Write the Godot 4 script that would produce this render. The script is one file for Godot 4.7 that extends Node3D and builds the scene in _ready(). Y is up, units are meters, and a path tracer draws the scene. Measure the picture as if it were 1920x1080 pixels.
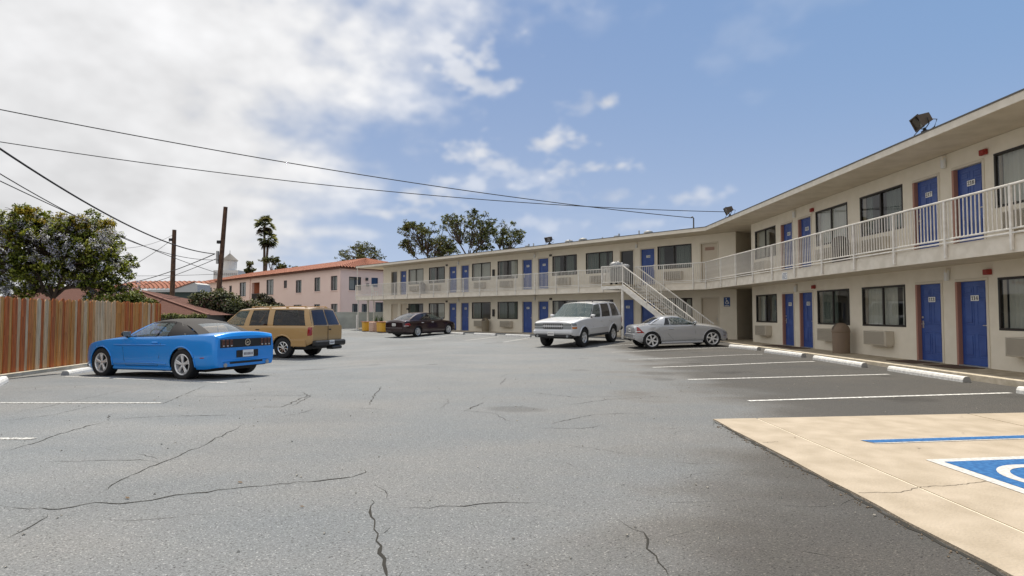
extends Node3D
# Motel courtyard with parked cars. World: x right, y up, camera looks along -z.

var rng := RandomNumberGenerator.new()
var M := {}
var names_used := {}

func _ready() -> void:
	rng.seed = 77
	setup_camera_and_light()
	make_materials()
	build_ground()
	build_motel()
	build_staircase()
	build_fence()
	build_background()
	build_vegetation()
	build_cables()
	build_lot_objects()
	build_cars()

func setup_camera_and_light() -> void:
	var cam := Camera3D.new()
	cam.name = "camera"
	add_child(cam)
	cam.position = Vector3(0, 1.4, 0)
	cam.rotation_degrees = Vector3(2.414, 0, 0)
	cam.fov = 50.82
	cam.near = 0.05
	cam.far = 3000.0
	cam.current = true
	var sun := DirectionalLight3D.new()
	sun.name = "sun"
	add_child(sun)
	var to_sun := Vector3(-0.05, 0.87, -0.49).normalized()
	sun.look_at_from_position(to_sun * 60.0, Vector3.ZERO, Vector3.UP)
	sun.light_energy = 1.35
	sun.light_angular_distance = 1.0
	sun.light_color = Color(1.0, 0.965, 0.9)
	sun.shadow_enabled = true
	var we := WorldEnvironment.new()
	we.name = "world_environment"
	var e := Environment.new()
	e.background_mode = Environment.BG_SKY
	var sky := Sky.new()
	var pm := PanoramaSkyMaterial.new()
	pm.panorama = ImageTexture.create_from_image(sky_image())
	pm.energy_multiplier = 1.0
	sky.sky_material = pm
	e.sky = sky
	e.tonemap_mode = Environment.TONE_MAPPER_LINEAR
	e.tonemap_exposure = 1.25
	e.sdfgi_enabled = true
	e.ssao_enabled = true
	e.ssil_enabled = true
	we.environment = e
	add_child(we)

# ---------------------------------------------------------------- sky
func sky_image() -> Image:
	var w := 2048
	var h := 1024
	var im := Image.create(w, h, false, Image.FORMAT_RGBF)
	var n1 := FastNoiseLite.new()
	n1.seed = 11
	n1.noise_type = FastNoiseLite.TYPE_SIMPLEX_SMOOTH
	n1.frequency = 0.55
	n1.fractal_octaves = 6
	n1.fractal_gain = 0.52
	var n2 := FastNoiseLite.new()
	n2.seed = 5
	n2.noise_type = FastNoiseLite.TYPE_SIMPLEX_SMOOTH
	n2.frequency = 2.4
	n2.fractal_octaves = 5
	var n3 := FastNoiseLite.new()
	n3.seed = 23
	n3.noise_type = FastNoiseLite.TYPE_SIMPLEX_SMOOTH
	n3.frequency = 3.2
	n3.fractal_octaves = 4
	# loose puffs off the edge of the bank: azimuth, elevation, half sizes (degrees), strength
	var puffs := [[8.8, 19.3, 1.6, 0.8, 0.75], [7.2, 19.2, 2.2, 1.1, 0.35], [3.6, 15.8, 3.6, 1.0, 0.8], [6.0, 13.4, 5.2, 0.8, 0.75], [-4.2, 15.2, 2.6, 1.5, 0.75], [-1.5, 14.0, 3.4, 0.9, 0.55], [16.5, 10.4, 5.0, 0.9, 0.5], [-7.5, 11.0, 5.5, 1.6, 0.6], [-10.5, 9.5, 5.0, 1.0, 0.7], [-6.8, 24.6, 4.0, 4.2, 0.75], [-5.0, 22.0, 3.0, 2.4, 0.7], [-1.5, 26.0, 3.0, 1.4, 0.3], [1.0, 8.2, 6.0, 0.8, 0.35], [12, 8.0, 4.0, 0.6, 0.3], [-3.0, 25.5, 4.5, 2.4, 0.6], [-2.6, 21.0, 2.6, 2.2, 0.6], [2.0, 13.0, 7.0, 1.2, 0.35], [6.5, 10.8, 7.0, 0.8, 0.3], [-4.0, 12.2, 5.0, 1.0, 0.5]]
	for j in h:
		var el := PI * (0.5 - (j + 0.5) / h)
		if el < -0.05:
			for i in w:
				im.set_pixel(i, j, Color(0.30, 0.29, 0.27))
			continue
		var sy := sin(el)
		var cy := cos(el)
		var eld := rad_to_deg(el)
		var t := pow(clampf(1.0 - sy, 0, 1), 3.6)
		var base_l := Color(0.165, 0.26, 0.465).lerp(Color(0.44, 0.52, 0.65), t)
		for i in w:
			var az := wrapf(TAU * (i + 0.5) / w, -PI, PI)
			var d := Vector3(sin(az) * cy, sy, cos(az) * cy)
			var k := 1.0 / (maxf(sy, 0.0) + 0.11)
			var px := d.x * k
			var pz := d.z * k
			var v := n1.get_noise_2d(px * 1.3, pz * 1.3)
			var v2 := n2.get_noise_3d(d.x * 3.0, d.y * 4.5, d.z * 3.0)
			var v3 := n3.get_noise_3d(d.x * 6.0, d.y * 11.0, d.z * 6.0)
			var azd := rad_to_deg(az)
			# straight edge of the bank on the cloud plane
			var edge := 0.40 - (px + 0.36 * pz)
			var den := smoothstep(-0.16, 0.42, edge * 0.60 + v * 0.34 + v2 * 0.20 + v3 * 0.10)
			var far := smoothstep(-1.2, 0.0, edge + 0.9) * smoothstep(0.2, 0.6, v + v2 * 0.4) * 0.12
			den = maxf(den, far)
			for p in puffs:
				var q := Vector2((azd - p[0]) / p[2], (eld - p[1]) / p[3]).length()
				if q < 2.2:
					den = maxf(den, p[4] * smoothstep(0.0, 1.3, 1.0 - q * 0.9 + v3 * 1.3 + v2 * 0.8))
			var c := base_l
			c = c.lerp(Color(0.15, 0.30, 0.52), clampf(azd / 60.0, 0, 1) * 0.55 * smoothstep(4, 22, eld))
			var shade := 0.665 + 0.10 * v2 + 0.10 * v + 0.05 * v3 - 0.09 * clampf(edge * 0.35 - 0.15, 0, 1)
			var cl := Color(shade, shade * 1.0, shade * 1.012)
			c = c.lerp(cl, den)
			im.set_pixel(i, j, c)
	return im

# ---------------------------------------------------------------- helpers
func lin(r: float, g: float, b: float) -> Color:
	return Color(r, g, b).linear_to_srgb()

func mat(r: float, g: float, b: float, rough := 0.7, metal := 0.0) -> StandardMaterial3D:
	var m := StandardMaterial3D.new()
	m.albedo_color = lin(r, g, b)
	m.roughness = rough
	m.metallic = metal
	return m

func noise_img(w: int, h: int, freq: float, octaves: int, s: int, kind := FastNoiseLite.TYPE_SIMPLEX_SMOOTH) -> Image:
	var n := FastNoiseLite.new()
	n.seed = s
	n.noise_type = kind
	n.frequency = freq
	n.fractal_octaves = octaves
	return n.get_seamless_image(w, h)

# noise as a colour map between two linear colours
func tint_tex(src: Image, a: Color, b: Color, gain := 1.0) -> ImageTexture:
	var im := Image.create(src.get_width(), src.get_height(), true, Image.FORMAT_RGB8)
	var sa := a.linear_to_srgb()
	var sb := b.linear_to_srgb()
	for y in src.get_height():
		for x in src.get_width():
			im.set_pixel(x, y, sa.lerp(sb, clampf((src.get_pixel(x, y).r - 0.5) * gain + 0.5, 0, 1)))
	im.generate_mipmaps()
	return ImageTexture.create_from_image(im)

func normal_tex(src: Image, strength: float) -> ImageTexture:
	var im := src.duplicate() as Image
	im.convert(Image.FORMAT_RGBA8)
	im.bump_map_to_normal_map(strength)
	return ImageTexture.create_from_image(im)

func textured(tex: Texture2D, scl: Vector3, rough := 0.8, nrm: Texture2D = null, world := true, ns := 1.0) -> StandardMaterial3D:
	var m := StandardMaterial3D.new()
	m.albedo_texture = tex
	m.roughness = rough
	m.uv1_triplanar = true
	m.uv1_world_triplanar = world
	m.uv1_scale = scl
	if nrm:
		m.normal_enabled = true
		m.normal_texture = nrm
		m.normal_scale = ns
	return m

func paint(r: float, g: float, b: float, metal := 0.25, rough := 0.32) -> StandardMaterial3D:
	var m := mat(r, g, b, rough, metal)
	m.clearcoat_enabled = true
	m.clearcoat = 0.8
	m.clearcoat_roughness = 0.06
	return m

func glass(r: float, g: float, b: float, a: float) -> StandardMaterial3D:
	var m := mat(r, g, b, 0.02)
	m.albedo_color.a = a
	m.transparency = BaseMaterial3D.TRANSPARENCY_ALPHA
	m.metallic_specular = 0.5
	return m

func numbered(n: String) -> String:
	var k: int = names_used.get(n, 0)
	names_used[n] = k + 1
	return n if k == 0 else "%s_%03d" % [n, k]

func thing(called: String, label: String, category: String, at := Vector3.ZERO, turn := 0.0, group := "") -> Node3D:
	var o := Node3D.new()
	o.name = numbered(called)
	add_child(o)
	o.position = at
	o.rotation.y = turn
	o.set_meta("label", label)
	o.set_meta("category", category)
	if group != "":
		o.set_meta("group", group)
	return o

func ST() -> SurfaceTool:
	var st := SurfaceTool.new()
	st.begin(Mesh.PRIMITIVE_TRIANGLES)
	return st

func put(called: String, mesh: Mesh, m: Material, parent: Node, xf := Transform3D.IDENTITY) -> MeshInstance3D:
	var o := MeshInstance3D.new()
	o.name = called if parent != self else numbered(called)
	o.mesh = mesh
	if m:
		o.material_override = m
	parent.add_child(o, true)
	o.transform = xf
	return o

func mk(called: String, st: SurfaceTool, m: Material, parent: Node, xf := Transform3D.IDENTITY) -> MeshInstance3D:
	return put(called, st.commit(), m, parent, xf)

func node(called: String, parent: Node, xf := Transform3D.IDENTITY) -> Node3D:
	var o := Node3D.new()
	o.name = called
	parent.add_child(o, true)
	o.transform = xf
	return o

func T(x: float, y: float, z: float, ry := 0.0) -> Transform3D:
	return Transform3D(Basis(Vector3.UP, ry), Vector3(x, y, z))

func tri(st: SurfaceTool, a: Vector3, b: Vector3, c: Vector3, n: Vector3) -> void:
	# keeps the front face on the side of n (clockwise)
	if (b - a).cross(c - a).dot(n) > 0:
		var k := b
		b = c
		c = k
	for p in [a, b, c]:
		st.set_normal(n)
		st.set_uv(Vector2(p.x + p.z, p.y))
		st.add_vertex(p)

func quad(st: SurfaceTool, a: Vector3, b: Vector3, c: Vector3, d: Vector3, n := Vector3.ZERO) -> void:
	if n == Vector3.ZERO:
		n = (c - a).cross(d - b).normalized()
	tri(st, a, b, c, n)
	tri(st, a, c, d, n)

func box(st: SurfaceTool, c: Vector3, s: Vector3, b := Basis.IDENTITY) -> void:
	var h := s * 0.5
	for ax in 3:
		for sg in [-1.0, 1.0]:
			var n := Vector3.ZERO
			n[ax] = sg
			var u := Vector3.ZERO
			u[(ax + 1) % 3] = h[(ax + 1) % 3]
			var v := Vector3.ZERO
			v[(ax + 2) % 3] = h[(ax + 2) % 3]
			var o := n * h[ax]
			quad(st, c + b * (o - u - v), c + b * (o + u - v), c + b * (o + u + v), c + b * (o - u + v), b * n)

# box by its two corners
func bx(st: SurfaceTool, a: Vector3, b: Vector3) -> void:
	box(st, (a + b) * 0.5, (b - a).abs())

# box with chamfered edges
func cbox(st: SurfaceTool, c: Vector3, s: Vector3, r: float, b := Basis.IDENTITY) -> void:
	var h := s * 0.5
	var i := h - Vector3(r, r, r)
	for ax in 3:
		var a1 := (ax + 1) % 3
		var a2 := (ax + 2) % 3
		for sg in [-1.0, 1.0]:
			var n := Vector3.ZERO
			n[ax] = sg
			var u := Vector3.ZERO
			u[a1] = i[a1]
			var v := Vector3.ZERO
			v[a2] = i[a2]
			var o := n * h[ax]
			quad(st, c + b * (o - u - v), c + b * (o + u - v), c + b * (o + u + v), c + b * (o - u + v), b * n)
			for s2 in [-1.0, 1.0]:
				var m := Vector3.ZERO
				m[a1] = s2
				var p := n * h[ax] + m * i[a1]
				var q := n * i[ax] + m * h[a1]
				quad(st, c + b * (p - v), c + b * (p + v), c + b * (q + v), c + b * (q - v), b * (n + m).normalized())
	for sx in [-1.0, 1.0]:
		for sy in [-1.0, 1.0]:
			for sz in [-1.0, 1.0]:
				var g := Vector3(sx, sy, sz)
				tri(st, c + b * Vector3(sx * h.x, sy * i.y, sz * i.z), c + b * Vector3(sx * i.x, sy * h.y, sz * i.z), c + b * Vector3(sx * i.x, sy * i.y, sz * h.z), b * g.normalized())

func frame_of(d: Vector3) -> Basis:
	var z := d.normalized()
	var x := (Vector3.UP if absf(z.y) < 0.95 else Vector3.RIGHT).cross(z).normalized()
	return Basis(x, z.cross(x), z)

# tube along points; radius a number or an array
func tube(st: SurfaceTool, pts: Array, rad, n := 8, caps := true) -> void:
	var rings := []
	var nr := []
	for k in pts.size():
		var d: Vector3 = pts[mini(k + 1, pts.size() - 1)] - pts[maxi(k - 1, 0)]
		var b := frame_of(d)
		var r: float = rad if rad is float else rad[k]
		var ring := []
		var nn := []
		for a in n:
			var v := b.x * cos(TAU * a / n) + b.y * sin(TAU * a / n)
			ring.append(pts[k] + v * r)
			nn.append(v)
		rings.append(ring)
		nr.append(nn)
	for k in pts.size() - 1:
		for a in n:
			var a2 := (a + 1) % n
			smooth_quad(st, rings[k][a], rings[k][a2], rings[k + 1][a2], rings[k + 1][a], nr[k][a], nr[k][a2], nr[k + 1][a2], nr[k + 1][a])
	if caps:
		for e in [0, pts.size() - 1]:
			var d2: Vector3 = (pts[1] - pts[0]) * -1.0 if e == 0 else pts[e] - pts[e - 1]
			for a in range(1, n - 1):
				tri(st, rings[e][0], rings[e][a], rings[e][a + 1], d2.normalized())

func smooth_tri(st: SurfaceTool, a: Vector3, b: Vector3, c: Vector3, na: Vector3, nb: Vector3, nc: Vector3) -> void:
	if (b - a).cross(c - a).dot(na + nb + nc) > 0:
		var k := b
		b = c
		c = k
		var kn := nb
		nb = nc
		nc = kn
	st.set_normal(na)
	st.set_uv(Vector2(a.x + a.z, a.y))
	st.add_vertex(a)
	st.set_normal(nb)
	st.set_uv(Vector2(b.x + b.z, b.y))
	st.add_vertex(b)
	st.set_normal(nc)
	st.set_uv(Vector2(c.x + c.z, c.y))
	st.add_vertex(c)

func smooth_quad(st: SurfaceTool, a: Vector3, b: Vector3, c: Vector3, d: Vector3, na: Vector3, nb: Vector3, nc: Vector3, nd: Vector3) -> void:
	smooth_tri(st, a, b, c, na, nb, nc)
	smooth_tri(st, a, c, d, na, nc, nd)

# surface through a grid of points (rows of equal length), smooth; out points to the outside
func grid(st: SurfaceTool, g: Array, out: Vector3, skip = null) -> void:
	var R := g.size()
	var C: int = g[0].size()
	var N := []
	for r in R:
		var row := []
		for c in C:
			var dr: Vector3 = g[mini(r + 1, R - 1)][c] - g[maxi(r - 1, 0)][c]
			var dc: Vector3 = g[r][mini(c + 1, C - 1)] - g[r][maxi(c - 1, 0)]
			var n := dr.cross(dc)
			row.append(n.normalized() if n.length() > 1e-9 else out)
		N.append(row)
	# one sign for the whole sheet, so that normals stay coherent
	var sgn := 0.0
	for r in R:
		for c in C:
			sgn += (N[r][c] as Vector3).dot(out)
	var f := 1.0 if sgn >= 0 else -1.0
	for r in R - 1:
		for c in C - 1:
			if skip != null and skip.call(r, c):
				continue
			var a: Vector3 = g[r][c]
			var b: Vector3 = g[r][c + 1]
			var cc: Vector3 = g[r + 1][c + 1]
			var d: Vector3 = g[r + 1][c]
			if a.is_equal_approx(b) and cc.is_equal_approx(d):
				continue
			smooth_quad(st, a, b, cc, d, N[r][c] * f, N[r][c + 1] * f, N[r + 1][c + 1] * f, N[r + 1][c] * f)

# profile (radius, height) turned about y
func lathe(st: SurfaceTool, prof: Array, n := 20, xf := Transform3D.IDENTITY) -> void:
	for k in prof.size() - 1:
		var p: Vector2 = prof[k]
		var q: Vector2 = prof[k + 1]
		var e := q - p
		if e.length() < 1e-6:
			continue
		var nn := Vector2(e.y, -e.x).normalized()
		for a in n:
			var t0 := TAU * a / n
			var t1 := TAU * (a + 1) / n
			var d0 := Vector3(cos(t0), 0, sin(t0))
			var d1 := Vector3(cos(t1), 0, sin(t1))
			var n0 := xf.basis * (d0 * nn.x + Vector3.UP * nn.y)
			var n1 := xf.basis * (d1 * nn.x + Vector3.UP * nn.y)
			var A := xf * (d0 * p.x + Vector3.UP * p.y)
			var B := xf * (d1 * p.x + Vector3.UP * p.y)
			var C := xf * (d1 * q.x + Vector3.UP * q.y)
			var D := xf * (d0 * q.x + Vector3.UP * q.y)
			if p.x > 1e-6:
				smooth_tri(st, A, B, C if q.x > 1e-6 else D, n0, n1, n1)
			if q.x > 1e-6:
				smooth_tri(st, A, C, D, n0, n1, n0)

# polygon (x, y) extruded from z0 to z1
func prism(st: SurfaceTool, poly: PackedVector2Array, z0: float, z1: float, xf := Transform3D.IDENTITY) -> void:
	var ix := Geometry2D.triangulate_polygon(poly)
	for k in range(0, ix.size(), 3):
		for z in [z0, z1]:
			var p := []
			for m in 3:
				var v := poly[ix[k + m]]
				p.append(xf * Vector3(v.x, v.y, z))
			tri(st, p[0], p[1], p[2], (xf.basis * Vector3(0, 0, signf(z * 2 - z0 - z1))).normalized())
	var area := 0.0
	for k in poly.size():
		area += poly[k].cross(poly[(k + 1) % poly.size()])
	for k in poly.size():
		var a := poly[k]
		var b := poly[(k + 1) % poly.size()]
		var e := (b - a).normalized()
		var n := Vector2(e.y, -e.x) * signf(area)
		quad(st, xf * Vector3(a.x, a.y, z0), xf * Vector3(b.x, b.y, z0), xf * Vector3(b.x, b.y, z1), xf * Vector3(a.x, a.y, z1), (xf.basis * Vector3(n.x, n.y, 0)).normalized())

func W(x: float, y: float, zf: float) -> Vector3:
	return Vector3(x, y, -zf)

func text_mesh(s: String, size: float, serif := false) -> TextMesh:
	var t := TextMesh.new()
	var f := SystemFont.new()
	f.font_names = PackedStringArray(["Droid Serif" if serif else "Droid Sans"])
	f.font_weight = 700
	t.font = f
	t.text = s
	t.font_size = 64
	t.pixel_size = size / 64.0
	t.depth = 0.004
	t.curve_step = 4.0
	return t

# ---------------------------------------------------------------- materials
func make_materials() -> void:
	# asphalt: fine aggregate
	var sp := Image.create(512, 512, true, Image.FORMAT_RGB8)
	var hb := Image.create(512, 512, false, Image.FORMAT_RGB8)
	var sn := noise_img(512, 512, 0.09, 3, 3)
	var sc := noise_img(512, 512, 0.25, 2, 4, FastNoiseLite.TYPE_CELLULAR)
	var r2 := RandomNumberGenerator.new()
	r2.seed = 9
	for y in 512:
		for x in 512:
			var u := r2.randf()
			var v := 0.175 + 0.06 * (sn.get_pixel(x, y).r - 0.5) + 0.09 * (sc.get_pixel(x, y).r - 0.5) + 0.05 * (u - 0.5)
			if u > 0.985:
				v += 0.16
			elif u < 0.05:
				v -= 0.06
			v = clampf(v * 1.36, 0.03, 0.6)
			sp.set_pixel(x, y, Color(v * 1.0, v * 1.0, v * 0.99).linear_to_srgb())
			var hh := clampf(0.5 + (sc.get_pixel(x, y).r - 0.5) * 0.8 + 0.2 * (u - 0.5), 0, 1)
			hb.set_pixel(x, y, Color(hh, hh, hh))
	# single stones of the aggregate, pale and dark
	for k in 3800:
		var cx := r2.randi_range(0, 511)
		var cy := r2.randi_range(0, 511)
		var pale := r2.randf() < 0.55
		var g := r2.randf_range(0.32, 0.52) if pale else r2.randf_range(0.05, 0.11)
		var wd := r2.randi_range(1, 3)
		for dy in r2.randi_range(1, 3):
			for dx in wd:
				sp.set_pixel((cx + dx) % 512, (cy + dy) % 512, Color(g, g * 0.97, g * 0.93).linear_to_srgb())
	sp.generate_mipmaps()
	var asp := StandardMaterial3D.new()
	asp.albedo_texture = ImageTexture.create_from_image(sp)
	asp.roughness = 0.92
	asp.normal_enabled = true
	asp.normal_texture = normal_tex(hb, 3.0)
	asp.normal_scale = 0.6
	asp.detail_enabled = true
	asp.detail_blend_mode = BaseMaterial3D.BLEND_MODE_MUL
	asp.detail_uv_layer = BaseMaterial3D.DETAIL_UV_2
	asp.detail_albedo = ImageTexture.create_from_image(lot_map())
	M.asphalt = asp
	M.crack = mat(0.022, 0.020, 0.016, 0.95)
	M.crack_light = mat(0.085, 0.082, 0.076, 0.95)
	var cn := noise_img(512, 512, 0.012, 5, 21)
	M.concrete = textured(tint_tex(cn, Color(0.35, 0.29, 0.215), Color(0.45, 0.38, 0.295), 1.2), Vector3(0.35, 0.35, 0.35), 0.85, normal_tex(noise_img(512, 512, 0.2, 3, 22), 2.0), true, 0.35)
	M.walk = textured(tint_tex(cn, Color(0.32, 0.265, 0.185), Color(0.48, 0.415, 0.31), 1.8), Vector3(0.4, 0.4, 0.4), 0.85)
	M.kerb = textured(tint_tex(cn, Color(0.46, 0.40, 0.30), Color(0.62, 0.55, 0.44), 1.6), Vector3(0.6, 0.6, 0.6), 0.85)
	M.filler = mat(0.72, 0.66, 0.54, 0.8)
	M.line = textured(tint_tex(noise_img(256, 256, 0.04, 4, 31), Color(0.40, 0.40, 0.39), Color(0.80, 0.80, 0.78), 2.2), Vector3(1.3, 1.3, 1.3), 0.75)
	M.line_worn = textured(tint_tex(noise_img(256, 256, 0.05, 5, 35), Color(0.20, 0.20, 0.195), Color(0.66, 0.66, 0.64), 2.6), Vector3(1.7, 1.7, 1.7), 0.8)
	M.stop = textured(tint_tex(noise_img(256, 256, 0.03, 4, 32), Color(0.58, 0.57, 0.55), Color(0.80, 0.80, 0.78), 2.0), Vector3(1.1, 1.1, 1.1), 0.7)
	M.stop_bare = mat(0.36, 0.355, 0.34, 0.9)
	M.blue_paint = textured(tint_tex(noise_img(256, 256, 0.04, 4, 33), Color(0.003, 0.085, 0.26), Color(0.02, 0.135, 0.35), 2.4), Vector3(1.5, 1.5, 1.5), 0.85)
	M.white_paint = textured(tint_tex(noise_img(256, 256, 0.05, 4, 34), Color(0.44, 0.43, 0.41), Color(0.62, 0.61, 0.59), 2.0), Vector3(1.4, 1.4, 1.4), 0.7)
	# stucco walls and trim
	var wn := noise_img(512, 512, 0.008, 5, 41)
	var wb := normal_tex(noise_img(512, 512, 0.15, 3, 42), 2.0)
	M.wall = textured(tint_tex(wn, Color(0.75, 0.69, 0.57), Color(0.82, 0.76, 0.645), 0.9), Vector3(0.45, 0.45, 0.45), 0.85, wb, true, 0.25)
	M.fascia = textured(tint_tex(wn, Color(0.70, 0.64, 0.54), Color(0.81, 0.75, 0.65), 1.6), Vector3(0.5, 0.5, 0.5), 0.7)
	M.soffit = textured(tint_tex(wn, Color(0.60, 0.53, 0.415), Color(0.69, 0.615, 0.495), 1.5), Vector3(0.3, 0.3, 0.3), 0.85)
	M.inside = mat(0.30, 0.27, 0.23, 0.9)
	M.rail = textured(tint_tex(noise_img(128, 128, 0.04, 4, 43), Color(0.66, 0.63, 0.575), Color(0.80, 0.775, 0.73), 1.8), Vector3(0.8, 0.8, 0.8), 0.5)
	M.trim = mat(0.66, 0.60, 0.49, 0.6)
	M.jamb = mat(0.40, 0.20, 0.15, 0.6)
	M.bronze = mat(0.022, 0.018, 0.015, 0.4, 0.3)
	M.door = textured(tint_tex(noise_img(128, 128, 0.02, 4, 44), Color(0.024, 0.066, 0.27), Color(0.036, 0.09, 0.33), 1.5), Vector3(0.8, 0.8, 0.8), 0.38)
	M.beige_door = mat(0.60, 0.53, 0.42, 0.55)
	M.plate = mat(0.80, 0.80, 0.77, 0.5)
	M.ink = mat(0.02, 0.02, 0.022, 0.6)
	M.steel = mat(0.62, 0.60, 0.56, 0.28, 1.0)
	M.pane = glass(0.03, 0.035, 0.035, 0.12)
	M.screen = glass(0.02, 0.022, 0.022, 0.55)
	var cur := mat(0.52, 0.54, 0.47, 0.9)
	cur.backlight_enabled = true
	cur.backlight = Color(0.3, 0.3, 0.27)
	M.curtain = cur
	M.curtain_green = mat(0.13, 0.165, 0.14, 0.9)
	M.curtain_gold = mat(0.24, 0.21, 0.11, 0.9)
	M.ac = mat(0.56, 0.51, 0.425, 0.55)
	M.ac_dark = mat(0.16, 0.145, 0.12, 0.7)
	M.red = mat(0.30, 0.022, 0.014, 0.45)
	M.lamp_glass = mat(0.72, 0.73, 0.72, 0.3)
	M.roofing = mat(0.10, 0.098, 0.092, 0.9)
	M.drip = mat(0.085, 0.078, 0.068, 0.6)
	M.black = mat(0.014, 0.014, 0.015, 0.5)
	M.rubber = mat(0.018, 0.018, 0.019, 0.85)
	M.dark = mat(0.03, 0.03, 0.032, 0.8)
	M.mat_brown = textured(tint_tex(noise_img(128, 128, 0.2, 3, 45), Color(0.05, 0.025, 0.014), Color(0.11, 0.06, 0.033), 1.5), Vector3(2, 2, 2), 0.95)
	M.bin = textured(tint_tex(noise_img(128, 128, 0.3, 3, 46), Color(0.17, 0.12, 0.085), Color(0.27, 0.205, 0.15), 1.5), Vector3(1.5, 1.5, 1.5), 0.8)
	M.floodlight = mat(0.10, 0.075, 0.055, 0.5, 0.4)
	M.chrome = mat(0.72, 0.72, 0.72, 0.12, 1.0)
	M.alloy = mat(0.74, 0.74, 0.74, 0.32, 0.5)
	M.lens_red = paint(0.30, 0.012, 0.012, 0.0, 0.15)
	M.lens_clear = mat(0.34, 0.36, 0.37, 0.08, 0.5)
	M.lens_amber = paint(0.55, 0.17, 0.015, 0.0, 0.15)
	M.galv = mat(0.44, 0.45, 0.45, 0.45, 0.7)
	M.vent = mat(0.27, 0.27, 0.26, 0.6, 0.3)

func lot_map() -> Image:
	# colour of the worn and newly sealed asphalt, one sheet over the whole lot
	var n := 896
	var im := Image.create(n, n, true, Image.FORMAT_RGB8)
	var a := FastNoiseLite.new()
	a.seed = 61
	a.frequency = 0.14
	a.fractal_octaves = 5
	var b := FastNoiseLite.new()
	b.seed = 62
	b.frequency = 0.5
	b.fractal_octaves = 5
	var c := FastNoiseLite.new()
	c.seed = 63
	c.frequency = 0.05
	c.fractal_octaves = 3
	var stains := []
	var r3 := RandomNumberGenerator.new()
	r3.seed = 64
	for k in 60:
		var sx := r3.randf_range(4.0, 8.6) if k < 34 else r3.randf_range(-10.5, 3.5)
		stains.append(Vector4(sx, r3.randf_range(6, 34), r3.randf_range(0.12, 0.55), r3.randf_range(0.12, 0.4)))
	for j in n:
		var zf := 68.0 - 80.0 * (j + 0.5) / n
		var near := []
		for s in stains:
			if absf(s.y - zf) < 0.9:
				near.append(s)
		for i in n:
			var x := -32.0 + 56.0 * (i + 0.5) / n
			var va := a.get_noise_2d(x, zf * 0.7)
			var vb := b.get_noise_2d(x * 0.55, zf * 1.2)
			var vc := c.get_noise_2d(x, zf)
			# sealed, dark part towards the right wing; worn, pale part to the left
			var line := 3.0 - 0.5 * clampf(8.0 - zf, 0, 6) + 0.10 * clampf(zf - 14.0, 0, 20)
			var sealed := (0.75 * smoothstep(-0.7, 1.2, x - line + va * 2.2 + vb * 1.0) + 0.25 * smoothstep(-7.0, 3.0, x - line + va * 4.0 + vb * 2.0))
			var v := lerpf(0.85, 0.265, sealed)
			v *= 1.0 + 0.16 * va + 0.16 * vb + 0.10 * vc
			for s in near:
				var q: float = Vector2(x - s.x, (zf - s.y)).length() / s.z
				if q < 1.5:
					v *= 1.0 - s.w * smoothstep(0.2, 0.9, 1.25 - q + vb * 1.4)
			var warm := clampf(vb * 0.9 + va * 0.4, -1, 1) * 0.05
			var cool := (1.0 - sealed) * (0.045 + 0.06 * va) - sealed * 0.05
			im.set_pixel(i, j, Color(clampf(v * (1.0 + warm - cool), 0, 1), clampf(v, 0, 1), clampf(v * (1.0 - warm + cool), 0, 1)).linear_to_srgb())
	im.generate_mipmaps()
	return im

# ---------------------------------------------------------------- ground
func gh(x: float, zf: float) -> float:
	# the lot rises a little towards the far wing
	var d := (x - 5.075) * -0.725 + (zf - 36.0) * -0.689
	var rise := 0.12 * smoothstep(0.0, 1.0, clampf((9.5 - d) / 5.0, 0, 1)) * smoothstep(-16.0, -7.0, x)
	rise = maxf(rise, 0.12 * smoothstep(3.5, 8.0, x) * smoothstep(13.0, 22.0, zf))
	var left := smoothstep(-2.0, -6.5, x) if x < -2.0 else 0.0
	return rise - 0.20 * left * smoothstep(11.0, 19.0, zf) * lerpf(1.0, 0.25, smoothstep(24.0, 32.0, zf))

func structure(o: Node) -> Node:
	o.set_meta("kind", "structure")
	return o

func ribbon(st: SurfaceTool, pts: Array, width: float, lift := 0.004) -> void:
	# flat strip lying on the lot; pts are Vector2(x, forward)
	for k in pts.size() - 1:
		var a: Vector2 = pts[k]
		var b: Vector2 = pts[k + 1]
		var n := Vector2(-(b - a).y, (b - a).x).normalized() * width * 0.5
		quad(st, W(a.x + n.x, gh(a.x, a.y) + lift, a.y + n.y), W(b.x + n.x, gh(b.x, b.y) + lift, b.y + n.y), W(b.x - n.x, gh(b.x, b.y) + lift, b.y - n.y), W(a.x - n.x, gh(a.x, a.y) + lift, a.y - n.y), Vector3.UP)

func paint_line(a: Vector2, b: Vector2, worn := false, w := 0.10) -> void:
	var st := ST()
	var pts := []
	for k in 13:
		pts.append(a.lerp(b, k / 12.0))
	ribbon(st, pts, w, 0.006)
	structure(mk("parking_line", st, M.line_worn if worn else M.line, self))

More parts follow.
